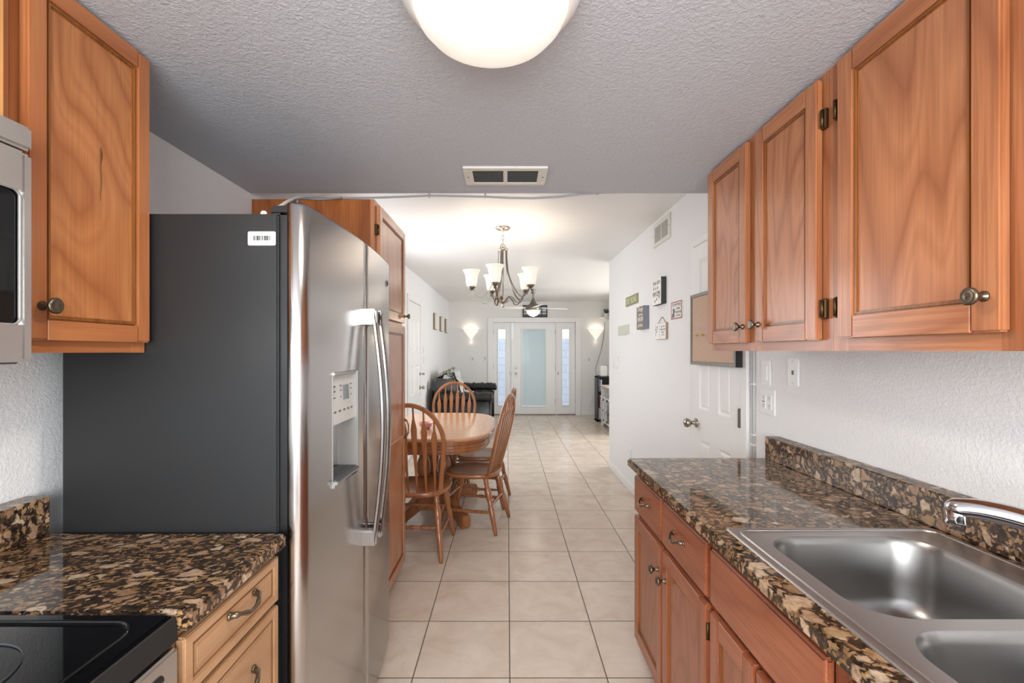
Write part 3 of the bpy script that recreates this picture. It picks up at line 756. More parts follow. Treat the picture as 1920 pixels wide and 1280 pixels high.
mb = MB(); mb.box(XL, -.985, .145, .897, 1.81, ZC); face_frame(mb, -.966, 1, .145, .897, 1.80, ZC, [(.145, .19), (.845, .897)], [(1.80, 1.835), (2.13, ZC)])
obj('cabinet_body', mb, [M['oakleft'][0], M['oakleft'][1]], c)
cab_door('door', c, M['maple_amber'], XUL, 1, .53, .872, 1.812, 2.15, st=.05); cab_door('door', c, M['maple_amber'], XUL, 1, .16, .52, 1.812, 2.15, st=.05)

mw = thing('microwave', 'stainless over the range microwave cut by the photo edge', 'microwave', (-1.07, .48, 1.358))
obj('case', B(XL, -.91, .105, .866, 1.358, 1.797, 0, .004), M['darkgrey'], mw)
XM = -.884
mb = MB(); mb.box(-.91, XM, .105, .866, 1.752, 1.797, 0, .006, 2); obj('vent_strip', mb, M['steel_h'], mw)
mb = MB(); wy0, wy1, wz0, wz1 = .30, .842, 1.430, 1.674
mb.box(-.91, XM, wy1, .866, 1.362, 1.746, 0, .006, 2).box(-.91, XM, .105, wy0, 1.362, 1.746, 0, .006, 2).box(-.91, XM-.0002, wy0-.002, wy1+.002, 1.362, wz0, 0).box(-.91, XM-.0002, wy0-.002, wy1+.002, wz1, 1.746, 0)
dm = obj('door', mb, M['steel_h'], mw)
obj('window', B(-.908, XM-.006, wy0, wy1, wz0, wz1), M['blackglass'], dm)
rr = [(XM-.002, y, z) for y, z in rrect(wy0, wy1, wz0, wz1, .014, 5)]
mb = MB(); mb.tube(rr, .0022, 6, closed=True); obj('window_bezel', mb, M['silver'], dm)
obj('underside_grille', B(-1.2, -.93, .16, .82, 1.345, 1.358), M['black'], mw)

# range
rg = thing('range', 'stainless range with black glass cooktop', 'stove', (-.93, .47, 0))
obj('body', B(XL+.02, -.645, .09, .843, .02, .86), M['black'], rg)
mb = MB(); X0, X1 = XL+.01, -.609
mb.box(X0, X1, .087, .846, .866, .903, 0, .006, 2)
obj('cooktop', mb, M['blackglass'], rg)
mb = MB(); mb.tube([(x, y, .9045) for x, y in rrect(X0+.05, X1-.032, .12, .815, .05, 6)], .005, 8, closed=True, sx=.6); obj('cooktop_rim', mb, M['blackglass'], rg)
for (x, y, r) in ((-.83, .655, .10), (-.80, .29, .085), (-1.07, .68, .085), (-1.07, .29, .105)):
    mb = MB(); mb.tube([(x+r*math.cos(a*PI/24), y+r*math.sin(a*PI/24), .9031) for a in range(48)], .0035, 6, closed=True, sx=.12); obj('burner_ring', mb, M['greymark'], rg)
mb = MB(); mb.prism([(-.645, .086, .855), (-.645, .086, .865), (-.612, .086, .8665), (-.610, .086, .899), (-.606, .086, .899), (-.600, .086, .855)], (0, .7605, 0), 0, .0015, 1); obj('front_trim', mb, M['trimblack'], rg)
mb = MB(); mb.box(-.645, -.598, .09, .8435, .60, .846, 0, .005, 2); pn = obj('oven_door', mb, M['steel_h'], rg)
for k in range(2):
    z = .815
    y0_, y1_ = ((.50, .80), (.13, .43))[k]
    mb = MB(); mb.tube([(-.599, y0_, z), (-.599, y1_, z)], .007, 10, sx=1.0); obj('vent_slot', mb, M['black'], pn)
mb = MB(); mb.tube([(-.598, .82, .70), (-.55, .80, .70), (-.545, .47, .70), (-.55, .14, .70), (-.598, .12, .70)], .012, 12); obj('handle', mb, M['steel_h'], pn)
obj('warming_drawer', B(-.645, -.60, .09, .8435, .10, .59, 0, .005), M['steel_h'], rg)

# base cabinet, counter, backsplash
c = thing('base_cabinet', 'pale maple drawer cabinet between range and refrigerator', 'cabinet', (-.93, 1.03, 0))
mb = MB(); mb.box(XL, -.637, .852, 1.218, .10, .864).box(XL, -.70, .852, 1.218, 0, .10)
face_frame(mb, -.618, 1, .852, 1.218, .10, .864, [(.852, .862), (1.206, 1.218)], [(.10, .12), (.845, .864)])
obj('cabinet_body', mb, M['maple'][:2], c)
def raised_drawer(z0, z1):
    y0, y1, x = .857, 1.210, -.597; mb = MB()
    mb.box(x-.02, x-.004, y0, y1, z0, z1, 1, .004, 2)
    s_ = .026
    for p, q, r, t_ in ((y0, y0+s_, z0, z1), (y1-s_, y1, z0, z1), (y0, y1, z0, z0+s_), (y0, y1, z1-s_, z1)): hz = .0005 if q-p > t_-r else 0; mb.box(x-.008, x-hz, p+.001+hz, q-.001-hz, r+.001+hz, t_-.001-hz, 1, .0025, 2)
    for p, q, r, t_ in ((y0+s_, y0+s_+.004, z0+s_, z1-s_), (y1-s_-.004, y1-s_, z0+s_, z1-s_), (y0+s_, y1-s_, z0+s_, z0+s_+.004), (y0+s_, y1-s_, z1-s_-.004, z1-s_)): mb.box(x-.006, x-.003-(.0004 if q-p > t_-r else 0), p, q, r, t_, 2)
    mb.box(x-.006, x-.0015, y0+s_+.01, y1-s_-.01, z0+s_+.01, z1-s_-.01, 1, .004, 2)
    d = obj('drawer', mb, [M['maple'][0], M['maple'][1], M['glaze']], c); return d
d = raised_drawer(.732, .850); handle(-.597, 1.045, .806, 1, d, .10)
d = raised_drawer(.425, .722); handle(-.597, 1.04, .628, 1, d, .10)
d = raised_drawer(.115, .415); handle(-.597, 1.04, .32, 1, d, .10)
mb = B(XL, -.582, .849, 1.222, ZK-.036, ZK, 0, .006, 2)
tag(obj('countertop', mb, M['granite_left']), 'short brown granite countertop between range and refrigerator', 'countertop')
mb = B(XL, -1.205, .85, 1.222, ZK+.0005, ZK+.098, 0, .003)
tag(obj('backsplash', mb, M['granite_left']), 'low brown granite backsplash beside the refrigerator', 'backsplash')

# ------------------------------------------------------------------ refrigerator
FY0, FY1 = 1.236, 2.150
fr = thing('refrigerator', 'stainless side by side refrigerator with charcoal side', 'refrigerator', (-.9, 1.69, 0))
mb = MB(); mb.box(-1.19, -.612, FY0, FY1, .03, 1.749, 0, .004, 2); obj('case', mb, M['blackmetal'], fr)
obj('base_grille', B(-.66, -.60, FY0+.02, FY1-.02, .008, .06, 0, .003), M['black'], fr)
mb = MB()
for ya, yb in ((FY0+.012, FY0+.04), (FY1-.04, FY1-.012), (1.66, 1.74)): mb.box(-.612, -.588, ya, yb, .06, 1.765)
mb.box(-.6118, -.5882, FY0+.04, FY1-.04, .06, .09).box(-.6118, -.5882, FY0+.04, FY1-.04, 1.735, 1.765)
obj('gasket', mb, M['black'], fr)
def bow(y):
    u = (y-(FY0+FY1)/2)/((FY1-FY0)/2); return -.519-.026*u*u
def door_profile(y0, y1, near_round, far_round):
    pts = []      # plan outline from back near edge round the front to the back far edge
    xb = -.588
    R = .038
    if near_round:
        pts.append((xb, y0+.002)); pts.append((xb+.010, y0))
        xf = bow(y0+R)
        for k in range(0, 7):
            a = k/6*PI/2; pts.append((xf-R*.8+R*.8*math.sin(a), y0+R-R*math.cos(a)))
        ys = [y0+R+(y1-y0-R-(R if far_round else .004))*k/14 for k in range(1, 15)]
    else:
        pts.append((xb, y0)); pts.append((bow(y0)-.004, y0)); ys = [y0+.004+(y1-y0-.004-(R if far_round else .004))*k/14 for k in range(0, 15)]
    for y in ys: pts.append((bow(y), y))
    if far_round:
        xf = bow(y1-R)
        for k in range(1, 7):
            a = k/6*PI/2; pts.append((xf-R*.8+R*.8*math.cos(a), y1-R+R*math.sin(a)))
        pts.append((xb+.010, y1)); pts.append((xb, y1-.002))
    else:
        pts.append((bow(y1)-.004, y1)); pts.append((xb, y1))
    return pts
def fridge_door(name, y0, y1, nr, frr, hole=None):
    prof = door_profile(y0, y1, nr, frr)
    if hole:
        for yy in hole[:2]:
            if not any(abs(p[1]-yy) < 1e-4 and p[0] > -.56 for p in prof):
                k = next(i for i in range(4, len(prof)-1) if prof[i][1] < yy < prof[i+1][1]); prof.insert(k+1, (bow(yy), yy))
    zs = [.062, .068, 1.772, 1.780]; ins = [.004, 0, 0, .004]
    if hole: zs = [.062, .068, hole[2], hole[3], 1.772, 1.780]; ins = [.004, 0, 0, 0, 0, .004]
    cx, cy = -.57, (y0+y1)/2
    mb = MB(); rows = []
    for z, e in zip(zs, ins):
        rows.append([mb.bm.verts.new((x-e*(1 if x > -.57 else 0), y+(e if y < y0+.02 else (-e if y > y1-.02 else 0)), z)) for x, y in prof])
    n = len(prof)
    for r, (a, b) in enumerate(zip(rows, rows[1:])):
        for k in range(n-1):
            if hole and zs[r] == hole[2] and prof[k][1] >= hole[0]-1e-5 and prof[k+1][1] <= hole[1]+1e-5 and prof[k][0] > -.57: continue
            f = mb.bm.faces.new((a[k], a[k+1], b[k+1], b[k])); f.smooth = True
        mb.bm.faces.new((a[n-1], a[0], b[0], b[n-1]))
    mb.bm.faces.new(rows[-1]); mb.bm.faces.new(rows[0][::-1])
    bmesh.ops.recalc_face_normals(mb.bm, faces=mb.bm.faces)
    return obj(name, mb, M['steel'], fr)
HY0, HY1, HZ0, HZ1 = 1.398, 1.612, .965, 1.318
YS = 1.700
fz = fridge_door('freezer_door', FY0, YS-.0035, True, False, (HY0, HY1, HZ0, HZ1))
fd = fridge_door('refrigerator_door', YS+.0035, FY1, False, True)
# dispenser
dsp = None
mb = MB(); fx = lambda y: bow(y)
w1 = .010
for (a, b, c_, d_) in ((HY0, HY0+w1, HZ0, HZ1), (HY1-w1, HY1, HZ0, HZ1), (HY0, HY1, HZ1-.012, HZ1), (HY0, HY1, HZ0, HZ0+.016)):
    mb.box(-.60, fx((a+b)/2)+.002, a, b, c_, d_, 0, .003, 2)
mb.box(-.611, -.606, HY0, HY1, HZ0, HZ1).box(-.608, -.56, HY0-.003, HY0, HZ0, HZ1).box(-.608, -.56, HY1, HY1+.003, HZ0, HZ1)
mb.prism([(-.545, HY0+.002, HZ0), (-.512, HY0+.002, HZ0+.012), (-.512, HY0+.002, HZ0+.02), (-.56, HY0+.002, HZ0+.02)], (0, HY1-HY0-.004, 0), 0, .003, 2)
dsp = obj('dispenser', mb, M['silver'], fz)
mb = MB(); mb.prism([(-.528, HY0+w1, 1.155), (-.536, HY0+w1, 1.306), (-.58, HY0+w1, 1.306), (-.58, HY0+w1, 1.155)], (0, HY1-HY0-2*w1, 0)); obj('control_panel', mb, M['lightgrey'], dsp)
mb = MB(); mb.prism([(-.5305, 1.50, 1.225), (-.533, 1.50, 1.272), (-.534, 1.50, 1.272), (-.5315, 1.50, 1.225)], (0, .055, 0)); obj('display', mb, M['lcd'], dsp)
for yy in (1.425, 1.465, 1.505, 1.54, 1.575): obj('button', B(-.5325, -.5288, yy-.008, yy+.008, 1.19, 1.196), M['darkgrey'], dsp)
for zz in (1.235, 1.255, 1.27):
    for ya, yb in ((1.42, 1.432), (1.57, 1.58), (1.476, 1.484)): obj('button', B(-.534, -.5308, ya, yb, zz, zz+.004), M['darkgrey'], dsp)
mb = MB(); mb.box(-.606, -.588, 1.47, 1.54, 1.02, 1.145, 0, .008, 3); obj('paddle', mb, M['silver'], dsp)
mb = MB()
for k in range(9):
    x = -.594+k*.0085; mb.box(x, x+.004, HY0+w1, HY1-w1, .986, .990)
mb.box(-.60, -.514, HY0+w1, HY1-w1, .982, .986)
obj('drip_tray', mb, M['darkgrey'], dsp)
# handles
for dr, yy in ((fz, 1.664), (fd, 1.742)):
    x = bow(yy); pts = []
    for k in range(21):
        u = k/20; z = .700+u*.82; out = .040+.034*math.sin(PI*u)
        pts.append((x+out, yy, z))
    mb = MB(); mb.ribbon(pts, .028, .014, (0, 1, 0), rnd=.5)
    for z in (.715, 1.505): mb.box(x-.006, x+.052, yy-.017, yy+.017, z-.028, z+.028, 0, .006, 2)
    obj('handle', mb, M['steel_handle'], dr)
# badge, hinge covers, sticker
mb = MB(); mb.lathe([(.017, 0), (.017, .002), (.015, .003), (.001, .003)], T(bow(2.055)-.001, 2.055, 1.682) @ TOX[1], 24)
bdg = obj('badge', mb, M['steel_h'], fd)
mb = MB(); mb.tube([(bow(2.055)+.0025, 2.055+.012*math.cos(a*PI/12), 1.682+.012*math.sin(a*PI/12)) for a in range(24)], .0015, 6, closed=True); mb.tube([(bow(2.055)+.0025, 2.05, 1.676), (bow(2.055)+.0025, 2.055, 1.688), (bow(2.055)+.0025, 2.061, 1.676)], .0013, 6); obj('badge_logo', mb, M['darkgrey'], bdg)
for ya, yb in ((FY0+.006, FY0+.075), (FY1-.075, FY1-.006)):
    mb = MB(); mb.box(-.638, -.565, ya, yb, 1.749, 1.774, 0, .006, 2).box(-.575, -.562, ya, yb, 1.765, 1.790, 0, .003); obj('hinge_cover', mb, M['black'], fr)
mb = MB(); mb.lathe([(.008, 0), (.008, .006), (.005, .010), (.0005, .011)], T(-.656, FY0+.012, 1.749), 14); obj('screw_cap', mb, M['white'], fr)
obj('foot_bracket', B(-.60, -.575, FY1-.035, FY1-.003, .006, .05, 0, .004), M['black'], fr)
xa, xb_, za, zb = -.692, -.618, 1.664, 1.701
mb = MB(); mb.prism([(x, FY0-.0008, z) for x, z in rrect(xa, xb_, za, zb, .004, 3)], (0, .0012, 0))
stk = obj('barcode_sticker', mb, M['signwhite'], fr)
mb = MB(); x = -.679; rnd = random.Random(3)
while x < -.632:
    w_ = rnd.choice((.0006, .0010, .0016)); mb.box(x, x+w_, FY0-.0016, FY0-.0006, 1.677, 1.690); x += w_+rnd.choice((.0007, .0011, .0018))
obj('barcode_print', mb, M['ink'], stk)
text('lettering', [('D236M 130425 M', .0055, (-.665, FY0-.0008, 1.6955), .042)], M['ink'], stk, '-y', .0002)
text('lettering', [('MRZ36ZNTNMCF-M 09 AT 14 08M', .003, (-.656, FY0-.0008, 1.6725), .048)], M['ink'], stk, '-y', .0002)
# water line
mb = MB(); mb.tube(spline([px(516, 392, 1.31), px(526, 386, 1.36), px(540, 377, 1.46), px(556, 371, 1.62), px(578, 368.5, 1.86), px(605, 369, 2.12), px(640, 370, 2.285)]), .0048, 8)
tag(obj('water_tube', mb, M['whitecable']), 'white plastic tube rising from refrigerator top to ceiling', 'tube')
# ceiling cable
mb = MB(); pts = []
for u, v in ((560, 370), (600, 372), (640, 370), (700, 369), (760, 367), (805, 365), (850, 366), (910, 367), (960, 369.5), (1000, 370), (1050, 367), (1090, 362), (1130, 359.5), (1180, 358.5), (1250, 357.5), (1330, 356.5)):
    pts.append(px(u, v+1.5, 2.297))
mb.tube(pts, .0052, 8); cbl = tag(obj('ceiling_cable', mb, M['cable']), 'thin grey cable running along the kitchen ceiling edge', 'cable')
for u, v in ((805, 365), (910, 366), (1120, 360)):
    x, y, z = px(u, v+1.5, 2.297); obj('clip', B(x-.004, x+.004, 2.288, 2.306, z-.008, z+.012, 0, .002), M['cable'], cbl)

# ------------------------------------------------------------------ pantry
c = thing('pantry_cabinet', 'tall oak pantry cabinet behind the refrigerator', 'cabinet', (-.95, 2.61, 0))
PY0, PY1, PX = 2.302, 2.915, -.640
mb = MB(); mb.box(XL, PX-.040, PY0, PY1, .06, 2.137, 0).box(XL, PX-.10, PY0+.01, PY1, 0, .06, 0)
obj('cabinet_body', mb, M['oakdark'][:2], c)
mb = MB(); face_frame(mb, PX-.021, 1, PY0, PY1, .06, 2.137, [(PY0, PY0+.045), (PY1-.03, PY1)], [(.06, .09), (1.515, 1.575), (2.10, 2.137)]); obj('face_frame', mb, M['oakpantry'][:2], c)
d = cab_door('door', c, M['oakpantry'], PX, 1, PY0+.03, PY1-.006, 1.555, 2.118, st=.05); knob(PX, PY1-.03, 1.598, 1, d); hinge(PX-.0205, PY0+.018, 1.99, 1, d)
mb_y0, mb_y1 = PY0+.03, PY1-.006
d = cab_door('door', c, M['oakpantry'], PX, 1, mb_y0, mb_y1, .075, 1.535, st=.05)
mb = MB(); mb.box(PX-.02, PX+.0002, mb_y0+.05, mb_y1-.05, .80, .865, 0, .003); obj('middle_rail', mb, M['oakpantry'][1], d)
handle(PX, PY1-.03, .90, 1, d, .11, True)

# ------------------------------------------------------------------ kitchen ceiling light and vents
dl = thing('ceiling_light', 'round white dome light lit on the kitchen ceiling', 'ceiling light', (-.035, .985, ZC))
mb = MB(); mb.lathe([(.196, ZC), (.196, ZC-.012), (.19, ZC-.03), (.172, ZC-.046), (.168, ZC-.046), (.168, ZC-.01)], T(-.035, .985, 0), 64, caps=False); obj('rim', mb, M['white'], dl)
mb = MB(); mb.lathe([(.167, ZC-.040), (.165, ZC-.052), (.155, ZC-.074), (.135, ZC-.096), (.105, ZC-.113), (.07, ZC-.124), (.03, ZC-.129), (.0006, ZC-.130)], T(-.035, .985, 0), 64, caps=False); obj('glass_dome', mb, M['dome'], dl)
al = area('dome_lamp', (0, 0, -.136), (0, 0, 0), .30, .30, 3.2, (1, .92, .8)); al.data.shape = 'DISK'; al.parent = dl

def grille(name, label, W, Hh, face, centre, two=True):
    """register: frame, dark core and louvres, built in a local (u, v, w) frame; face 'down' or '-x'"""
    cx, cy, cz = centre
    def P(mb, u0, u1, v0, v1, w0, w1, bev=0, rot=0):
        if face == 'down': mb.box(cx+u0, cx+u1, cy+v0, cy+v1, cz-w1, cz-w0, 0, bev)
        else: mb.box(cx-w1, cx-w0, cy+u0, cy+u1, cz+v0, cz+v1, 0, bev)
    t = thing(name, label, 'vent', centre)
    mb = MB(); b = .034
    P(mb, -W/2, W/2, -Hh/2, -Hh/2+b, 0, .010, .003); P(mb, -W/2, W/2, Hh/2-b, Hh/2, 0, .010, .003)
    P(mb, -W/2, -W/2+b*1.15, -Hh/2+b, Hh/2-b, 0, .010); P(mb, W/2-b*1.15, W/2, -Hh/2+b, Hh/2-b, 0, .010); P(mb, -.009, .009, -Hh/2+b, Hh/2-b, 0, .010)
    obj('frame', mb, M['offwhite'], t)
    mb = MB(); P(mb, -W/2+b, W/2-b, -Hh/2+b, Hh/2-b, 0, .0015); obj('duct_shade_panel', mb, M['shadow'], t)  # flat dark sheet, duct shade painted behind the louvres
    mb = MB(); n = 9 if face == 'down' else 22
    for k in range(n):
        if face == 'down':
            v = -Hh/2+b+(Hh-2*b)*(k+.5)/n
            mb.prism([(cx-W/2+b, cy+v, cz-.009), (cx+W/2-b, cy+v, cz-.009), (cx+W/2-b, cy+v+.006, cz-.002), (cx-W/2+b, cy+v+.006, cz-.002)], (0, .0012, 0))
        else:
            u = -W/2+b*1.15+(W-2.3*b)*(k+.5)/n; P(mb, u-.0012, u+.0012, -Hh/2+b, Hh/2-b, .0015, .008)
    obj('louvre', mb, M['silver'] if face == 'down' else M['offwhite'], t)
    for sgn in (-1, 1):
        mb = MB(); P(mb, sgn*(W/2-.016)-.004, sgn*(W/2-.016)+.004, -.004, .004, .009, .0115, .001); obj('screw', mb, M['darkgrey'], t)
    return t
grille('ceiling_vent', 'white air register on the kitchen ceiling', .362, .205, 'down', (-.008, 2.052, ZC))
grille('wall_vent', 'white air register high on the right wall', .385, .19, '-x', (XR, 3.64, 2.325))

# ------------------------------------------------------------------ plates and conduit
def plate_x(name, label, y0, y1, z0, z1, kind, x=XR, sg=-1, cat='switch', group=None):
    t = thing(name, label, cat, (x, (y0+y1)/2, (z0+z1)/2), group=group)
    xo = x+sg*.007; mb = B(min(x, xo), max(x, xo), y0, y1, z0, z1, 0, .003, 2); obj('plate', mb, M['white'], t)
    yc, zc = (y0+y1)/2, (z0+z1)/2
    def q(a, b, c, d, w0, w1, m, nm, bev=.001):
        mb = B(min(x+sg*w0, x+sg*w1), max(x+sg*w0, x+sg*w1), a, b, c, d, 0, bev); obj(nm, mb, m, t)
    if kind == 'rocker': q(yc-.017, yc+.017, zc-.034, zc+.034, .006, .011, M['white'], 'rocker')
    if kind == 'double':
        for e in (-.023, .023): q(yc+e-.016, yc+e+.016, zc-.033, zc+.033, .006, .010, M['white'], 'rocker')
    if kind == 'toggle': q(yc-.004, yc+.004, zc-.004, zc+.014, .006, .018, M['white'], 'toggle')
    if kind == 'jack':
        q(yc-.008, yc+.008, zc-.011, zc+.008, .0055, .0078, M['greyink'], 'socket')
        for e in (-.046, .046): q(yc-.003, yc+.003, zc+e-.003, zc+e+.003, .006, .0082, M['lightgrey'], 'screw')
    if kind in ('outlet', 'gfci'):
        cols_ = (0,) if kind == 'outlet' else (-.024, .024)
        for e in cols_:
            q(yc+e-.017, yc+e+.017, zc-.034, zc+.034, .006, .0095, M['white'], 'receptacle')
            for s_ in (-.019, .019):
                for f in (-.006, .006): q(yc+e+f-.0012, yc+e+f+.0012, zc+s_-.001, zc+s_+.007, .009, .0101, M['darkgrey'], 'slot', 0)
                q(yc+e-.002, yc+e+.002, zc+s_-.009, zc+s_-.004, .009, .0101, M['darkgrey'], 'slot', 0)
        if kind == 'gfci': q(yc+.024-.009, yc+.024+.009, zc-.003, zc+.003, .009, .0105, M['greyink'], 'test_button')
    return t
plate_x('light_switch', 'white rocker switch above the kitchen outlet', 2.137, 2.216, 1.22, 1.34, 'rocker')
plate_x('outlet', 'white double outlet plate below the kitchen switch', 2.10, 2.226, 1.085, 1.205, 'gfci', cat='outlet')
plate_x('wall_jack', 'white jack plate with a small grey socket under wide cabinet', 1.93, 2.005, 1.232, 1.352, 'jack', cat='wall plate')
plate_x('light_switch', 'white switch plate at the corner end of the right wall', 5.30, 5.41, 1.19, 1.32, 'double')
plate_x('light_switch', 'white double switch plate below the pale sage sign', 5.06, 5.22, 1.19, 1.32, 'double')
plate_x('outlet', 'white outlet low on the right wall near the counter', 4.53, 4.60, .315, .43, 'outlet', cat='outlet')
plate_x('light_switch', 'grey switch plate beside the left wall door', 7.0, 7.07, 1.345, 1.44, 'rocker', XL, 1)
plate_x('light_switch', 'white switch plate lower of the two beside the left wall door', 7.0, 7.07, 1.19, 1.31, 'rocker', XL, 1)
def plate_y(name, label, xc, zc, kind, cat='switch', w_=.075, h_=.12):
    t = thing(name, label, cat, (xc, YF, zc)); obj('plate', B(xc-w_/2, xc+w_/2, YF-.007, YF, zc-h_/2, zc+h_/2, 0, .003), M['white'], t)
    if kind == 'switch': obj('rocker', B(xc-.016, xc+.016, YF-.011, YF-.006, zc-.033, zc+.033, 0, .002), M['lightgrey'], t)
    else: obj('plug', B(xc-.02, xc+.03, YF-.045, YF-.006, zc-.06, zc+.0, 0, .006), M['white'], t)
plate_y('light_switch', 'white light switch under the left wall lamp', -.745, 1.215, 'switch', w_=.08)
plate_y('light_switch', 'white switch close to the left edge of door casing', -.475, 1.225, 'switch', w_=.08)
plate_y('light_switch', 'white light switch under the right wall lamp', 1.765, 1.20, 'switch', w_=.085)
plate_y('outlet', 'white outlet with a plugged in adapter low beside bookshelf', 1.80, .34, 'outlet', 'outlet')
cd_ = thing('wire_conduit', 'pair of thin white wires clipped beside the closet door casing', 'conduit', (XR, 2.286, 1.5))
for yy in (2.296, 2.278):
    mb = MB(); mb.tube([(XR-.006, yy, .003), (XR-.006, yy, 2.0), (XR-.006, yy, ZC)], .0055, 8); obj('wire', mb, M['whitecable'], cd_)
for z in (.92, .97, 1.22, 1.8): obj('clip', B(XR-.014, XR, 2.268, 2.306, z-.004, z+.004, 0, .002), M['white'], cd_)

# ------------------------------------------------------------------ cork board
cb = thing('cork_board', 'framed cork board hung over the closet door', 'bulletin board', (1.18, 2.66, 1.51))
cy0, cy1, cz0, cz1 = 2.368, 2.950, 1.298, 1.735
obj('cork_panel', B(1.172, 1.194, cy0+.01, cy1-.01, cz0+.01, cz1-.01), M['cork'], cb)
mb = MB(); f = .021
mb.box(1.165, 1.196, cy0, cy0+f, cz0, cz1, 0, .003).box(1.165, 1.196, cy1-f, cy1, cz0, cz1, 0, .003).box(1.165, 1.196, cy0+f, cy1-f, cz0, cz0+f, 0, .003).box(1.165, 1.196, cy0+f, cy1-f, cz1-f, cz1, 0, .003)
obj('frame', mb, M['alu'], cb)
obj('backing_strip', B(1.168, 1.207, cy0-.004, cy0, cz0, cz1), M['black'], cb)
for yy, lab in ((2.845, 'yellow push pin in cork board, farther one'), (2.755, 'yellow push pin in cork board, nearer one')):
    mb = MB(); mb.lathe([(.002, -.002), (.002, .004), (.006, .006), (.0045, .012), (.006, .018), (.0005, .019)], T(1.172, yy, 1.478) @ TOX[-1], 12)
    tag(obj('push_pin', mb, M['yellow'], loc=(1.172, yy, 1.478)), lab, 'push pin', 'yellow push pins')

# ------------------------------------------------------------------ wall signs
def paw(mb, x, y, z, s_):
    mb.lathe([(s_, 0), (s_, .0006)], T(x, y, z) @ TOX[-1], 10)
    for a in (-.9, -.3, .3, .9): mb.lathe([(s_*.42, 0), (s_*.42, .0006)], T(x, y+1.7*s_*math.sin(a), z+1.7*s_*math.cos(a)) @ TOX[-1], 8)
def rot_text_sign(): pass
t = thing('wall_sign', 'narrow sage green street style sign reading DIRT ROAD', 'sign', (XR, 4.515, 1.875))
obj('board', B(XR-.010, XR, 4.30, 4.73, 1.832, 1.924, 0, .002), M['signgreen'], t)
text('lettering', [('DIRT ROAD', .082, (XR-.0105, 4.515, 1.878), .37)], M['signtext'], t, '-x')
t = thing('wall_sign', 'white box sign with black sides and paw prints', 'sign', (XR, 3.66, 1.852))
obj('box', B(1.18, XR, 3.55, 3.768, 1.748, 1.955, 0, .001), M['signblack'], t)
obj('face', B(1.178, 1.1802, 3.5505, 3.7675, 1.7485, 1.9545), M['signwhite'], t)
text('lettering', [('you are', .058, (1.1778, 3.655, 1.912), .165), ('PAW SOME', .060, (1.1778, 3.655, 1.832), .175)], M['ink'], t, '-x')
mb = MB()
for (yy, zz) in ((3.72, 1.873), (3.67, 1.873), (3.625, 1.873), (3.69, 1.773), (3.645, 1.786), (3.59, 1.797)): paw(mb, 1.178, yy, zz, .0075)
obj('paw_print', mb, M['ink'], t)
t = thing('wall_sign', 'weathered grey box sign with pale lettering and slate sides', 'sign', (XR, 4.09, 1.675))
obj('box', B(1.178, XR, 3.98, 4.205, 1.575, 1.776, 0, .001), M['signblue'], t)
obj('face', B(1.176, 1.1782, 3.9805, 4.2045, 1.5755, 1.7755), M['signgrey'], t)
text('lettering', [('Dogs', .052, (1.1758, 4.09, 1.748), .15), ('leave', .034, (1.1758, 4.08, 1.706), .12), ('PAW', .066, (1.1758, 4.09, 1.663), .17), ('prints', .046, (1.1758, 4.09, 1.607), .15)], M['signwhite'], t, '-x')
t = thing('wall_sign', 'small white sign with red border by the closet door', 'sign', (XR, 3.32, 1.675))
obj('board', B(XR-.008, XR, 3.217, 3.42, 1.614, 1.738, 0, .001), M['signwhite'], t)
mb = MB(); x0, x1 = XR-.0095, XR-.0078
mb.box(x0, x1, 3.217, 3.225, 1.614, 1.738).box(x0, x1, 3.412, 3.42, 1.614, 1.738).box(x0, x1, 3.217, 3.42, 1.614, 1.621).box(x0, x1, 3.217, 3.42, 1.731, 1.738)
obj('border', mb, M['signred'], t)
text('lettering', [('PUPPIES', .024, (XR-.0084, 3.315, 1.716), .16), ('HOME', .022, (XR-.0084, 3.285, 1.686), .07), ('PROTECTED', .022, (XR-.0084, 3.28, 1.661), .10), ('BY DOG', .022, (XR-.0084, 3.285, 1.637), .08)], M['ink'], t, '-x')
mb = MB(); xx = XR-.008
mb.box(xx-.0008, xx, 3.232, 3.40, 1.702, 1.7035)
mb.prism([(xx, 3.405, 1.625), (xx, 3.352, 1.625), (xx, 3.355, 1.655), (xx, 3.345, 1.668), (xx, 3.348, 1.692), (xx, 3.362, 1.682), (xx, 3.372, 1.696), (xx, 3.388, 1.684), (xx, 3.385, 1.66), (xx, 3.402, 1.648)], (-.0007, 0, 0)); obj('dog_drawing', mb, M['greyink'], t)
t = thing('wall_sign', 'small white plaque hanging from a jute twine loop', 'sign', (XR, 3.635, 1.535))
obj('plaque', B(1.203, XR, 3.51, 3.757, 1.474, 1.602, 0, .001), M['twinewood'], t)
obj('face', B(1.2015, 1.2032, 3.512, 3.755, 1.476, 1.600), M['signwhite'], t)
text('lettering', [('ALL YOU', .020, (1.2012, 3.575, 1.572), .09), ('NEED IS LOVE', .020, (1.2012, 3.575, 1.550), .11), ('AND A', .018, (1.2012, 3.575, 1.528), .06), ('DOG', .018, (1.2012, 3.575, 1.508), .06)], M['greyink'], t, '-x')
mb = MB(); mb.tube([(1.2008, 3.735, 1.585), (1.2008, 3.748, 1.555), (1.2008, 3.72, 1.53), (1.2008, 3.692, 1.555), (1.2008, 3.70, 1.585), (1.2008, 3.735, 1.54), (1.2008, 3.745, 1.50)], .0012, 6); mb.box(1.2005, 1.2018, 3.652, 3.6545, 1.482, 1.592); obj('heart_drawing', mb, M['greyink'], t)
mb = MB(); mb.tube([(1.212, 3.545, 1.600), (1.216, 3.625, 1.648), (1.217, 3.635, 1.650), (1.216, 3.645, 1.648), (1.212, 3.722, 1.600)], .0025, 6); obj('twine', mb, M['twine'], t)
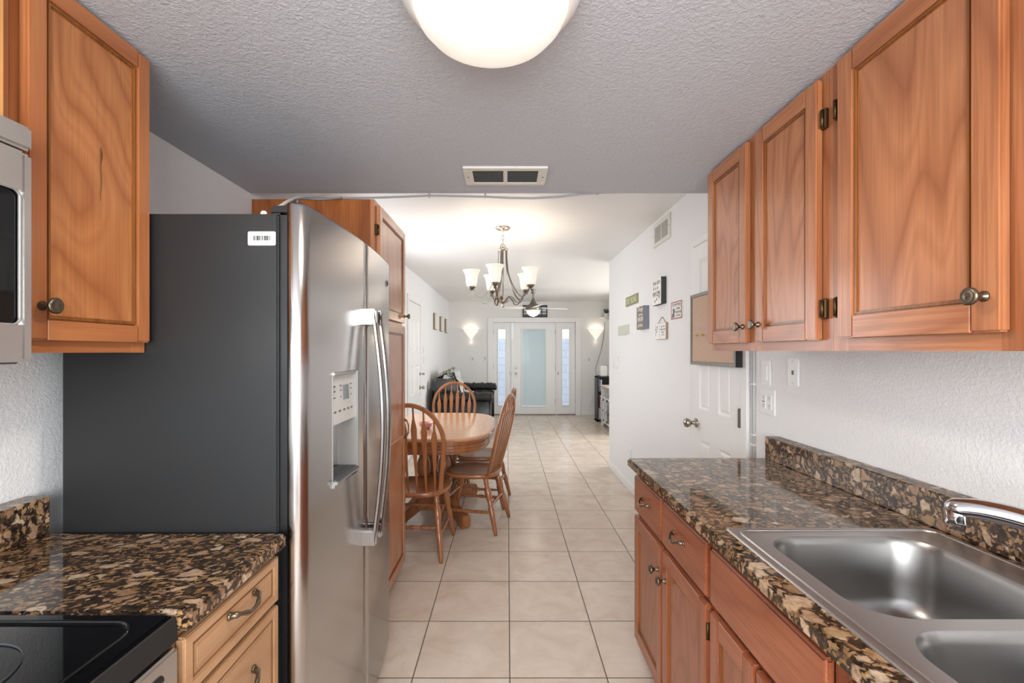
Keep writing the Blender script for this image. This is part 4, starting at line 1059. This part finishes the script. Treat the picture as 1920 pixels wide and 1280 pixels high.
t = thing('wall_sign', 'pale sage plank sign without lettering near the corner', 'sign', (XR, 4.84, 1.60))
mb = MB()
for k in range(4): mb.box(XR-.012, XR, 4.63+k*.105, 4.63+k*.105+.1035, 1.552-(.003 if k == 1 else 0), 1.650, 0, .002)
obj('plank', mb, M['sagepale'], t)
for i, (yy, lab) in enumerate(((7.92, 'narrow brown edged picture nearest the left wall door'), (8.66, 'narrow brown edged picture in the middle of three on left wall'), (9.36, 'narrow brown edged picture nearest the far left corner'))):
    t = thing('wall_picture', lab, 'picture', (XL, yy+.14, 1.9), group='three pictures on the left wall')
    obj('frame', B(XL, XL+.036, yy, yy+.28, 1.755, 2.035, 0, .003), M['canvasbrown'], t); obj('canvas', B(XL+.0355, XL+.0375, yy+.008, yy+.272, 1.763, 2.027), M['offwhite'], t)

# ------------------------------------------------------------------ chandelier
CX, CY = -.037, 4.0
ch = thing('chandelier', 'five light pewter chandelier over the dining area', 'chandelier', (CX, CY, ZD))
mb = MB(); mb.lathe([(.064, ZD), (.064, ZD-.006), (.056, ZD-.016), (.03, ZD-.024), (.008, ZD-.028), (.006, ZD-.036)], T(CX, CY, 0), 32); obj('canopy', mb, M['nickel'], ch)
mb = MB(); z = ZD-.036; k = 0
while z > 2.31:
    a = 0 if k % 2 else PI/2; hh = .019 if z > 2.40 else .021; rr_ = .009
    mb.tube([(CX+rr_*math.sin(b*PI/6)*math.cos(a), CY+rr_*math.sin(b*PI/6)*math.sin(a), z-hh+hh*math.cos(b*PI/6)) for b in range(12)], .0024, 6, closed=True); z -= 2*hh-.006; k += 1
for a in (0.3, 1.6, 2.5): mb.tube([(CX+.024*math.sin(b*PI/8)*math.cos(a), CY+.024*math.sin(b*PI/8)*math.sin(a), 2.305-.028+.030*math.cos(b*PI/8)) for b in range(16)], .0022, 6, closed=True)
obj('chain', mb, M['nickel'], ch)
mb = MB(); mb.lathe([(.004, 2.285), (.010, 2.28), (.012, 2.27), (.034, 2.266), (.046, 2.262), (.047, 2.252), (.040, 2.248), (.006, 2.244), (.0055, 1.84), (.012, 1.83), (.040, 1.822), (.048, 1.812), (.048, 1.806), (.03, 1.798), (.012, 1.79), (.010, 1.782), (.013, 1.772), (.010, 1.762), (.001, 1.757)], T(CX, CY, 0), 28); obj('stem', mb, M['nickel'], ch)
for i in range(5):
    a = -PI/2+math.radians(-13+72*i); ca, sa = math.cos(a), math.sin(a)
    R3 = lambda r, z: (CX+r*ca, CY+r*sa, z); tang = (-sa, ca, 0)
    mb = MB()
    mb.ribbon(spline([R3(.037, 2.25), R3(.040, 2.16), R3(.052, 2.06), R3(.085, 1.97), R3(.130, 1.895), R3(.165, 1.855), R3(.196, 1.838)]), .017, .005, tang)
    mb.ribbon(spline([R3(.030, 1.812), R3(.045, 1.838), R3(.075, 1.850), R3(.105, 1.830), R3(.135, 1.795), R3(.165, 1.792), R3(.190, 1.815), R3(.196, 1.838), R3(.214, 1.850), R3(.236, 1.866), R3(.244, 1.888), R3(.258, 1.905), R3(.278, 1.902), R3(.288, 1.886)]), .015, .005, tang)
    am = obj('arm', mb, M['nickel_dark'], ch)
    mb = MB(); mb.lathe([(.006, 1.902), (.012, 1.908), (.022, 1.914), (.032, 1.926), (.034, 1.934), (.03, 1.936)], T(CX+.270*ca, CY+.270*sa, 0), 20); obj('cup', mb, M['nickel_dark'], am)
    mb = MB(); mb.lathe([(.028, 1.934), (.040, 1.940), (.046, 1.958), (.049, 1.985), (.052, 2.015), (.058, 2.045), (.068, 2.065), (.076, 2.074), (.075, 2.077), (.064, 2.062), (.054, 2.040), (.048, 2.01), (.045, 1.98), (.041, 1.955), (.030, 1.942)], T(CX+.270*ca, CY+.270*sa, 0), 32, caps=False); obj('shade', mb, M['shade'], am)
    point('bulb_light', (.270*ca, .270*sa, 2.035-ZD), .65, WARM, ch, .02)

# ------------------------------------------------------------------ ceiling fan
FX, FY = .450, 8.0
fn = thing('ceiling_fan', 'white blade ceiling fan with lit bowl in the living room', 'ceiling fan', (FX, FY, ZD))
mb = MB(); mb.lathe([(.045, ZD), (.045, ZD-.01), (.03, ZD-.03), (.034, ZD-.05), (.034, ZD-.07), (.014, ZD-.085), (.012, 2.30), (.02, 2.285), (.035, 2.25), (.062, 2.20), (.11, 2.165), (.122, 2.155), (.122, 2.10), (.115, 2.085), (.08, 2.08)], T(FX, FY, 0), 28); obj('motor', mb, M['nickel_dark'], fn)
mb = MB(); mb.lathe([(.12, 2.084), (.118, 2.07), (.105, 2.035), (.08, 2.008), (.05, 1.99), (.02, 1.982), (.0006, 1.981)], T(FX, FY, 0), 28, caps=False); obj('bowl', mb, M['bowl'], fn)
for i in range(4):
    a = math.radians(187+90*i); R = RX(a, 4, 'Z') @ RX(.22, 4, 'X')
    mb = MB(); pl = [(.13, -.028), (.2, -.05), (.40, -.062), (.58, -.058), (.60, -.03), (.60, .03), (.58, .058), (.40, .062), (.2, .05), (.13, .028)]
    mb.prism([T(FX, FY, 2.128) @ R @ Vector((x, y, -.02*x)) for x, y in pl], T(0, 0, 0) @ Vector((0, 0, .006)), 0, .002, 1); obj('blade', mb, M['trim'], fn)
point('fan_lamp', (0, 0, 1.93-ZD), 1.6, WARM, fn, .05)

# ------------------------------------------------------------------ wall sconces
for X, lab in ((-.784, 'lit cone wall lamp left of the entry door'), (1.915, 'lit cone wall lamp right of the entry door')):
    t = thing('wall_lamp', lab, 'wall lamp', (X, YF, 1.75), group='cone wall lamps')
    mb = MB(); n = 16; rings = []
    for z, r in ((1.62, .004), (1.70, .062), (1.78, .122), (1.845, .168)):
        rings.append([(X-r*math.cos(PI*k/n), YF-r*.72*math.sin(PI*k/n)-.001, z) for k in range(n+1)])
    vs = [[mb.bm.verts.new(p) for p in r] for r in rings]
    for a, b in zip(vs, vs[1:]):
        for k in range(n): f = mb.bm.faces.new((a[k], a[k+1], b[k+1], b[k])); f.smooth = True
    obj('glass', mb, M['sconce'], t)
    mb = MB(); mb.tube([(p[0], p[1], p[2]) for p in rings[-1]], .004, 6); obj('rim', mb, M['offwhite'], t)
    point('sconce_lamp', (0, -.06, .08), .30, WARM, t, .02); point('sconce_glow', (0, -.05, -.175), .03, WARM, t, .01)

# ------------------------------------------------------------------ dining table
TX, TY = -.600, 4.045
tb = thing('dining_table', 'oak pedestal dining table with rounded ends', 'table', (TX, TY, 0))
def sup(a, b, p, n=72):
    out = []
    for k in range(n):
        t_ = 2*PI*k/n; c_, s_ = math.cos(t_), math.sin(t_); out.append((TX+a*math.copysign(abs(c_)**(2/p), c_), TY+b*math.copysign(abs(s_)**(2/p), s_)))
    return out
mb = MB(); rings = [[(x, y, z) for x, y in sup(a, b, 3.4)] for z, a, b in ((.718, .462, .682), (.722, .488, .708), (.735, .497, .717), (.745, .492, .712), (.750, .482, .702))]
loft(mb, [[(x, y, .7185) for x, y in sup(.02, .02, 3.4)]]+rings, cap=True, smooth=False); obj('tabletop', mb, [M['table'][1]], tb)
mb = MB(); loft(mb, [[(x, y, z) for x, y in sup(a, b, 3.4)] for z, a, b in ((.7195, .452, .672), (.69, .452, .672), (.686, .458, .678), (.665, .458, .678), (.660, .452, .672), (.640, .452, .672), (.636, .456, .676), (.626, .456, .676), (.624, .43, .65))], smooth=False); obj('apron', mb, [M['chair'][1]], tb)
mb = MB(); mb.box(TX-.13, TX+.13, TY-.32, TY+.32, .10, .235, 0, .01, 2).box(TX-.17, TX+.17, TY-.36, TY+.36, .575, .626, 0, .006, 2).box(TX-.15, TX+.15, TY-.34, TY+.34, .235, .258, 0, .006, 2); obj('pedestal_base', mb, [M['chair'][1]], tb)
for sx_ in (-1, 1):
    for sy_ in (-1, 1):
        mb = MB(); mb.lathe([(.045, .258), (.045, .28), (.036, .29), (.042, .305), (.030, .32), (.046, .36), (.056, .41), (.054, .47), (.040, .51), (.034, .525), (.044, .535), (.036, .548), (.046, .56), (.046, .576)], T(TX+sx_*.085, TY+sy_*.245, 0), 20); obj('column', mb, [M['chair'][0]], tb)
        d0 = Vector((sx_*.60, sy_*.80, 0)).normalized(); s0 = Vector((TX+sx_*.10, TY+sy_*.20, 0)); nrm = Vector((-d0.y, d0.x, 0))
        pr = [(0, .10), (0, .205), (.08, .19), (.16, .135), (.22, .112), (.27, .108), (.305, .098), (.318, .07), (.315, .02), (.30, .0), (.24, .0), (.20, .03), (.12, .055)]
        mb = MB(); mb.prism([s0+d0*a+Vector((0, 0, z))-nrm*.034 for a, z in pr], nrm*.068, 0, .006, 2); obj('foot', mb, [M['chair'][1]], tb)
mb = MB(); mb.lathe([(.03, .7502), (.034, .753), (.05, .775), (.058, .80), (.055, .80), (.046, .776), (.03, .757)], T(-.665, 3.78, 0), 24)
tag(obj('bowl', mb, M['pink'], loc=(-.665, 3.78, .75)), 'small rose pink bowl on the dining table', 'bowl')

# ------------------------------------------------------------------ chairs
def make_chair(label, loc, rz):
    t = thing('dining_chair', label, 'chair', (0, 0, 0), group='arrow back oak dining chairs')
    def part(n, mb, m=0): return obj(n, mb, [M['chair'][m]], t, local=True)
    # seat: rounded outline, saddled
    out = []
    for k in range(40):
        a = 2*PI*k/40; c_, s_ = math.cos(a), math.sin(a); p = 2.9
        x = .222*math.copysign(abs(c_)**(2/p), c_); y = .212*math.copysign(abs(s_)**(2/p), s_)
        if y > 0: x *= 1+.06*(y/.212)
        else: x *= 1-.08*(-y/.212)
        out.append((x, y))
    mb = MB(); rings = []
    for z, s_ in ((.408, .90), (.414, .97), (.425, 1.0), (.438, 1.0), (.446, .975)): rings.append([(x*s_, y*s_, z) for x, y in out])
    rings += [[(x*.8, y*.8, .440-.002*abs(y/.2)) for x, y in out], [(x*.5, y*.5, .433) for x, y in out], [(x*.2, y*.2, .432) for x, y in out]]
    loft(mb, [[(x*.3, y*.3, .408) for x, y in out]]+rings); part('seat', mb, 1)
    prof = [(.012, 0), (.0155, .02), (.019, .12), (.0225, .19), (.016, .205), (.021, .215), (.016, .225), (.024, .27), (.0265, .31), (.018, .345), (.014, .355), (.021, .365), (.016, .378), (.0195, .39), (.021, .412)]
    feet = {}
    for sx_ in (-1, 1):
        for fr_, yt, yb in ((1, .145, .235), (-1, -.135, -.235)):
            top = Vector((sx_*.150, yt, .415)); bot = Vector((sx_*.205, yb, 0)); d = top-bot; L = d.length
            q = Vector((0, 0, 1)).rotation_difference(d.normalized()).to_matrix().to_4x4()
            mb = MB(); mb.lathe([(r, z*L/.412) for r, z in prof], Matrix.Translation(bot) @ q, 14)
            bmesh.ops.delete(mb.bm, geom=[], context='VERTS'); part('leg', mb, 0); feet[(sx_, fr_)] = (bot, top)
    def at(k, z): b, tp = feet[k]; u = z/.415; return b+(tp-b)*u
    def stretcher(p, q_):
        d = q_-p; L = d.length; rot = Vector((0, 0, 1)).rotation_difference(d.normalized()).to_matrix().to_4x4()
        mb = MB(); pf = [(.007, 0), (.009, .06), (.012, .22), (.013, .34), (.009, .37), (.013, .40), (.010, .43), (.015, .48), (.015, .52), (.010, .57), (.013, .60), (.009, .63), (.013, .66), (.012, .78), (.009, .94), (.007, 1)]
        mb.lathe([(r, z*L) for r, z in pf], Matrix.Translation(p) @ rot, 12); part('stretcher', mb, 0)
    stretcher(at((-1, 1), .16), at((-1, -1), .16)); stretcher(at((1, 1), .16), at((1, -1), .16))
    stretcher(at((-1, -1), .21), at((1, -1), .21)); stretcher(at((-1, 1), .24), at((1, 1), .24))
    # bow back: plane tilted backwards, x across, s along
    def bp(x, s_): return Vector((x, -.165-.27*s_+.08*s_*s_, .436+s_*.97))
    top_s, hw = .618, .225
    hoop = []
    for k in range(41):
        a = -PI/2*1.32+PI*1.32*k/40
        x = hw*math.sin(a)*(1.0); s_ = .36+(top_s-.36)*math.cos(a) if abs(a) <= PI/2 else .36
        hoop.append((x, s_))
    hoop = [(-.185, 0), (-.198, .12), (-.214, .24), (-.224, .34)]+[(hw*math.sin(a), .36+(top_s-.36)*math.cos(a)) for a in [(-PI/2+PI*k/28) for k in range(29)]]+[(.224, .34), (.214, .24), (.198, .12), (.185, 0)]
    pts = [bp(x, s_) for x, s_ in hoop]
    mb = MB(); mb.ribbon(pts, .022, .028, (0, -.96, -.27), rnd=.45); part('back_hoop', mb, 0)
    for x0 in (-.15, -.09, -.03, .03, .09, .15):
        xt = x0*1.12; st = .36+(top_s-.36)*math.sqrt(max(0, 1-(xt/hw)**2))-.008
        ws = [(0, .011), (.25, .016), (.52, .028), (.66, .037), (.74, .040), (.80, .030), (.86, .014), (.93, .011), (1, .011)]
        P_ = [bp(x0+(xt-x0)*u, st*u) for u, w_ in ws]
        mb = MB(); mb.ribbon(P_, [w_ for u, w_ in ws], .011, (1, 0, 0), rnd=.5); part('spindle', mb, 0)
    t.location = loc; t.rotation_euler = (0, 0, rz); return t
c0 = make_chair('oak dining chair with its back to the kitchen at near table end', (-.622, 3.262, 0), math.radians(-3))
dup(c0, (-.262, 3.72, 0), math.radians(76), 'oak dining chair nearer of two on the aisle side of table')
dup(c0, (-.235, 4.28, 0), math.radians(82), 'oak dining chair farther of two on the aisle side of table')
dup(c0, (-.575, 4.775, 0), math.radians(180), 'oak dining chair at the far table end before the black sofa')

# ------------------------------------------------------------------ sofa, throws
sf = thing('sofa', 'black leather sofa against the left wall', 'sofa', (-.75, 8.3, 0))
def cushion(x0, x1, y0, y1, z0, z1, b=.06): return MB().box(x0, x1, y0, y1, z0, z1, 0, b, 4, smooth=True)
mb = cushion(-1.18, -.30, 7.25, 9.33, .06, .40, .03); obj('base', mb, M['leather'], sf)
for ya in (7.2, 9.1):
    mb = cushion(-1.14, -.26, ya+.02, ya+.25, .06, .62, .03)
    g_ = []
    nx, na = 60, 14
    for u in range(nx+1):
        x = -1.14+.90*u/nx; wr = .005*math.sin(u*1.05)+.006*math.sin(u*.61+1)+.003*math.sin(u*2.7)
        g_.append([(x, ya+.135+(.136+wr*.4)*math.cos(2*PI*a/na), .655+(.078+wr)*math.sin(2*PI*a/na)+(.02 if ya > 8 else 0)) for a in range(na)])
    loft(mb, [[(g_[0][0][0]-.02, ya+.135+.06*math.cos(2*PI*a/na), .655+.03*math.sin(2*PI*a/na)) for a in range(na)]]+g_+[[(g_[-1][0][0]+.03, ya+.135+.09*math.cos(2*PI*a/na), .655+.04*math.sin(2*PI*a/na)) for a in range(na)]])
    obj('armrest', mb, M['leather'], sf)
for k in range(2):
    obj('backrest', cushion(-1.22, -.90, 7.46+k*.82, 8.27+k*.82, .35, .86, .10), M['leather'], sf)
    obj('seat_cushion', cushion(-.95, -.28, 7.46+k*.82, 8.27+k*.82, .36, .50, .05), M['leather'], sf)
for xx in (-1.1, -.36):
    for yy in (7.3, 9.25): obj('foot', B(xx-.03, xx+.03, yy-.03, yy+.03, 0, .06), M['black'], sf)
def drape(name, label, cat, fn_, nu, nv, mat, thick=.014):
    mb = MB(); g_ = [[mb.bm.verts.new(fn_(u/nu, v/nv)) for v in range(nv+1)] for u in range(nu+1)]
    for u in range(nu):
        for v in range(nv): f = mb.bm.faces.new((g_[u][v], g_[u+1][v], g_[u+1][v+1], g_[u][v+1])); f.smooth = True
    bmesh.ops.recalc_face_normals(mb.bm, faces=mb.bm.faces)
    bmesh.ops.solidify(mb.bm, geom=mb.bm.faces[:], thickness=thick)
    for f in mb.bm.faces: f.smooth = True
    return tag(obj(name, mb, mat), label, cat)
def wob(a, b): return .020*math.sin(11*a+3*b)+.016*math.sin(19*b-6*a)+.010*math.sin(37*a+13*b)
# profile over the sofa back: up from behind, over the top, down the front
def over(v, y, lift):
    P4 = [(-1.235, .80), (-1.20, .905), (-1.06, .935), (-.93, .90), (-.865, .74), (-.83, .56), (-.62, .53)]
    u = v*(len(P4)-1); k = min(int(u), len(P4)-2); f = u-k
    return (P4[k][0]*(1-f)+P4[k+1][0]*f+lift*.5, y, P4[k][1]*(1-f)+P4[k+1][1]*f+lift)
def f1(u, v):
    y = 7.60+u*.9+.03*math.sin(9*v); hump = .085*math.exp(-((u-.80)/.13)**2-((v-.42)/.14)**2)+.03*math.exp(-((u-.35)/.2)**2-((v-.3)/.2)**2)
    return over(v*.78, y, .055+abs(wob(u, v))*1.1+hump)
drape('blanket', 'olive camouflage patterned blanket bunched over the sofa back', 'blanket', f1, 40, 34, M['camo'])
def f2(u, v):
    y = 7.64+u*.55+.10*v; return over(.42+v*.55, y, .10+abs(wob(u, v))*.9)
drape('throw_blanket', 'pale grey throw hanging down in front of the camouflage blanket', 'blanket', f2, 26, 26, M['throw'])
mb = MB().box(-.22, .22, -.075, .075, -.15, .15, 0, .070, 5, smooth=True)
cu = obj('cushion', mb, M['pillow'], None, True); cu.location = (-1.0, 7.40, .805); cu.rotation_euler = (-.55, .12, .10); tag(cu, 'charcoal cushion propped on the near sofa arm', 'cushion')

# ------------------------------------------------------------------ living room right: console, bookshelf, shelf
cn = thing('media_console', 'white media console with glass paned doors', 'cabinet', (1.95, 8.0, 0))
CXF = 1.745
mb = MB(); mb.box(CXF+.02, 2.22, 7.55, 8.70, .10, .53).box(CXF+.02, 2.22, 8.66, 8.70, .53, .72).box(CXF+.02, 2.22, 7.55, 7.59, .53, .72).box(2.18, 2.22, 7.55, 8.70, .53, .72)
mb.prism([(CXF+.02, 8.70, .10), (CXF+.02, 8.70, 0), (CXF+.02, 8.60, 0), (CXF+.02, 8.52, .07), (CXF+.02, 7.73, .07), (CXF+.02, 7.65, 0), (CXF+.02, 7.55, 0), (CXF+.02, 7.55, .10)], (.03, 0, 0))
obj('cabinet_body', mb, M['white'], cn)
obj('top', B(CXF-.005, 2.23, 7.53, 8.72, .72, .75, 0, .005), M['taupe'], cn); obj('niche', B(CXF+.12, 2.18, 7.59, 8.66, .53, .535), M['darkgrey'], cn); obj('ledge', B(CXF, 2.2, 7.53, 8.72, .52, .545, 0, .004), M['white'], cn)
for y0_, y1_ in ((8.42, 8.68), (8.14, 8.40), (7.58, 7.84)):
    mb = MB(); mb.box(CXF, CXF+.02, y0_, y0_+.035, .11, .515).box(CXF, CXF+.02, y1_-.035, y1_, .11, .515).box(CXF, CXF+.02, y0_, y1_, .11, .15).box(CXF, CXF+.02, y0_, y1_, .475, .515).box(CXF, CXF+.02, (y0_+y1_)/2-.01, (y0_+y1_)/2+.01, .15, .475).box(CXF, CXF+.02, y0_, y1_, .30, .32)
    dd = obj('door', mb, M['white'], cn); obj('pane', B(CXF+.008, CXF+.012, y0_+.03, y1_-.03, .14, .48), M['lcd'], dd)
obj('fireplace_insert', B(CXF+.004, CXF+.02, 7.86, 8.12, .12, .50), M['blackglass'], cn)
bs = thing('bookshelf', 'black open bookshelf in the far right corner', 'bookshelf', (2.0, 9.55, 0))
bx0, bx1, by0, by1, bz = 1.765, 2.21, 9.05, 9.35, .885
mb = MB(); mb.box(bx0, bx0+.02, by0, by1, 0, bz).box(bx1-.02, bx1, by0, by1, 0, bz).box(bx0, bx1, by1-.01, by1, 0, bz).box(bx0, bx1, by0, by1, 0, .04).box(bx0, bx1, by0, by1, bz-.02, bz)
obj('case', mb, M['black'], bs)
for z in (.30, .58): obj('shelf', B(bx0+.02, bx1-.02, by0, by1-.01, z, z+.018), M['darkgrey'], bs)
for x, z, h_, m, lab in ((1.79, .599, .24, 'bookblue', 'blue grey book on the upper level of black bookshelf'), (1.83, .599, .22, 'bookwhite', 'white book on the upper level of black bookshelf'), (1.79, .319, .22, 'bookred', 'maroon book on the middle level of black bookshelf'), (1.83, .319, .19, 'bookblue', 'blue grey book on the middle level of black bookshelf'), (1.79, .041, .23, 'bookwhite', 'white book on the bottom level of black bookshelf')):
    o = thing('book', lab, 'book', (x, by0+.03, z), group='books in the black bookshelf')
    mb = B(x, x+.003, by0+.03, by0+.2, z, z+h_).box(x+.027, x+.03, by0+.03, by0+.2, z, z+h_).box(x, x+.03, by0+.028, by0+.032, z, z+h_); obj('cover', mb, M[m], o); obj('pages', B(x+.003, x+.027, by0+.032, by0+.195, z+.003, z+h_-.004), M['bookwhite'], o)
sk = thing('speaker', 'white boxy speaker on top of the black bookshelf', 'speaker', (1.93, 9.2, bz))
obj('case', B(1.84, 1.98, 9.12, 9.28, bz, bz+.21, 0, .012, 3), M['white'], sk); obj('side_panel', B(1.985, 2.04, 9.11, 9.28, bz, bz+.21, 0, .01, 2), M['lightgrey'], sk)
mb = MB(); mb.tube(spline([(1.85, 9.3, bz+.006), (1.795, 9.32, bz+.03), (1.80, 9.42, bz+.14), (1.86, 9.6, bz+.23), (1.95, 9.8, 1.27), (2.03, 9.95, 1.45), (2.09, 9.99, 1.75), (2.10, 9.993, 2.0)]), .005, 6)
tag(obj('power_cable', mb, M['darkgrey']), 'thin dark cable rising up the far wall from the bookshelf', 'cable')
t = thing('wall_shelf', 'tiny white shelf high on the far wall corner', 'shelf', (2.1, YF, 2.1))
mb = MB(); mb.box(2.0, 2.24, YF-.13, YF, 2.098, 2.112, 0, .003); obj('board', mb, M['white'], t)
mb = MB(); mb.lathe([(.035, 2.06), (.05, 2.075), (.055, 2.098)], T(2.16, YF-.06, 0), 16); obj('bracket', mb, M['lightgrey'], t)
pt = thing('potted_plant', 'small succulent in a white pot on the tiny shelf', 'plant', (2.125, YF-.065, 2.112))
mb = MB(); mb.lathe([(.042, 2.1122), (.046, 2.115), (.056, 2.19), (.052, 2.19), (.045, 2.17)], T(2.125, YF-.065, 0), 18); obj('pot', mb, M['white'], pt)
mb = MB(); rn = random.Random(2)
for k in range(26):
    a = rn.uniform(0, 2*PI); r = rn.uniform(.01, .075); h_ = rn.uniform(.06, .13)*(1.2-r*6)
    mb.tube([(2.125, YF-.065, 2.175), (2.125+r*.6*math.cos(a), YF-.065+r*.5*math.sin(a), 2.18+h_*.6), (2.125+r*math.cos(a), YF-.065+min(r*.8, .055)*math.sin(a), 2.185+h_)], [.009, .008, .001], 6)
obj('leaves', mb, M['succulent'], pt)
# framed picture above the entry door
t = thing('wall_picture', 'dark framed grey landscape picture above the entry door', 'picture', (.61, YF, 2.26))
px0, px1, pz0, pz1 = .335, .865, 2.112, 2.37
mb = MB(); f = .022
mb.box(px0, px0+f, YF-.03, YF, pz0, pz1).box(px1-f, px1, YF-.03, YF, pz0, pz1).box(px0+f, px1-f, YF-.03, YF, pz0, pz0+f).box(px0+f, px1-f, YF-.03, YF, pz1-f, pz1).box(px0+.40, px0+.418, YF-.028, YF-.01, pz0+f, pz1-f)
obj('frame', mb, M['black'], t)
mb = MB()
zz = pz0+f
for k, (h_, mi) in enumerate(((.035, 0), (.014, 2), (.03, 1), (.025, 0), (.05, 1), (.06, 2))): mb.box(px0+f, px1-f, YF-.012, YF-.004, zz, min(zz+h_, pz1-f), mi); zz += h_
obj('picture', mb, [M['darkgrey'], M['bookwhite'], M['bookblue']], t)
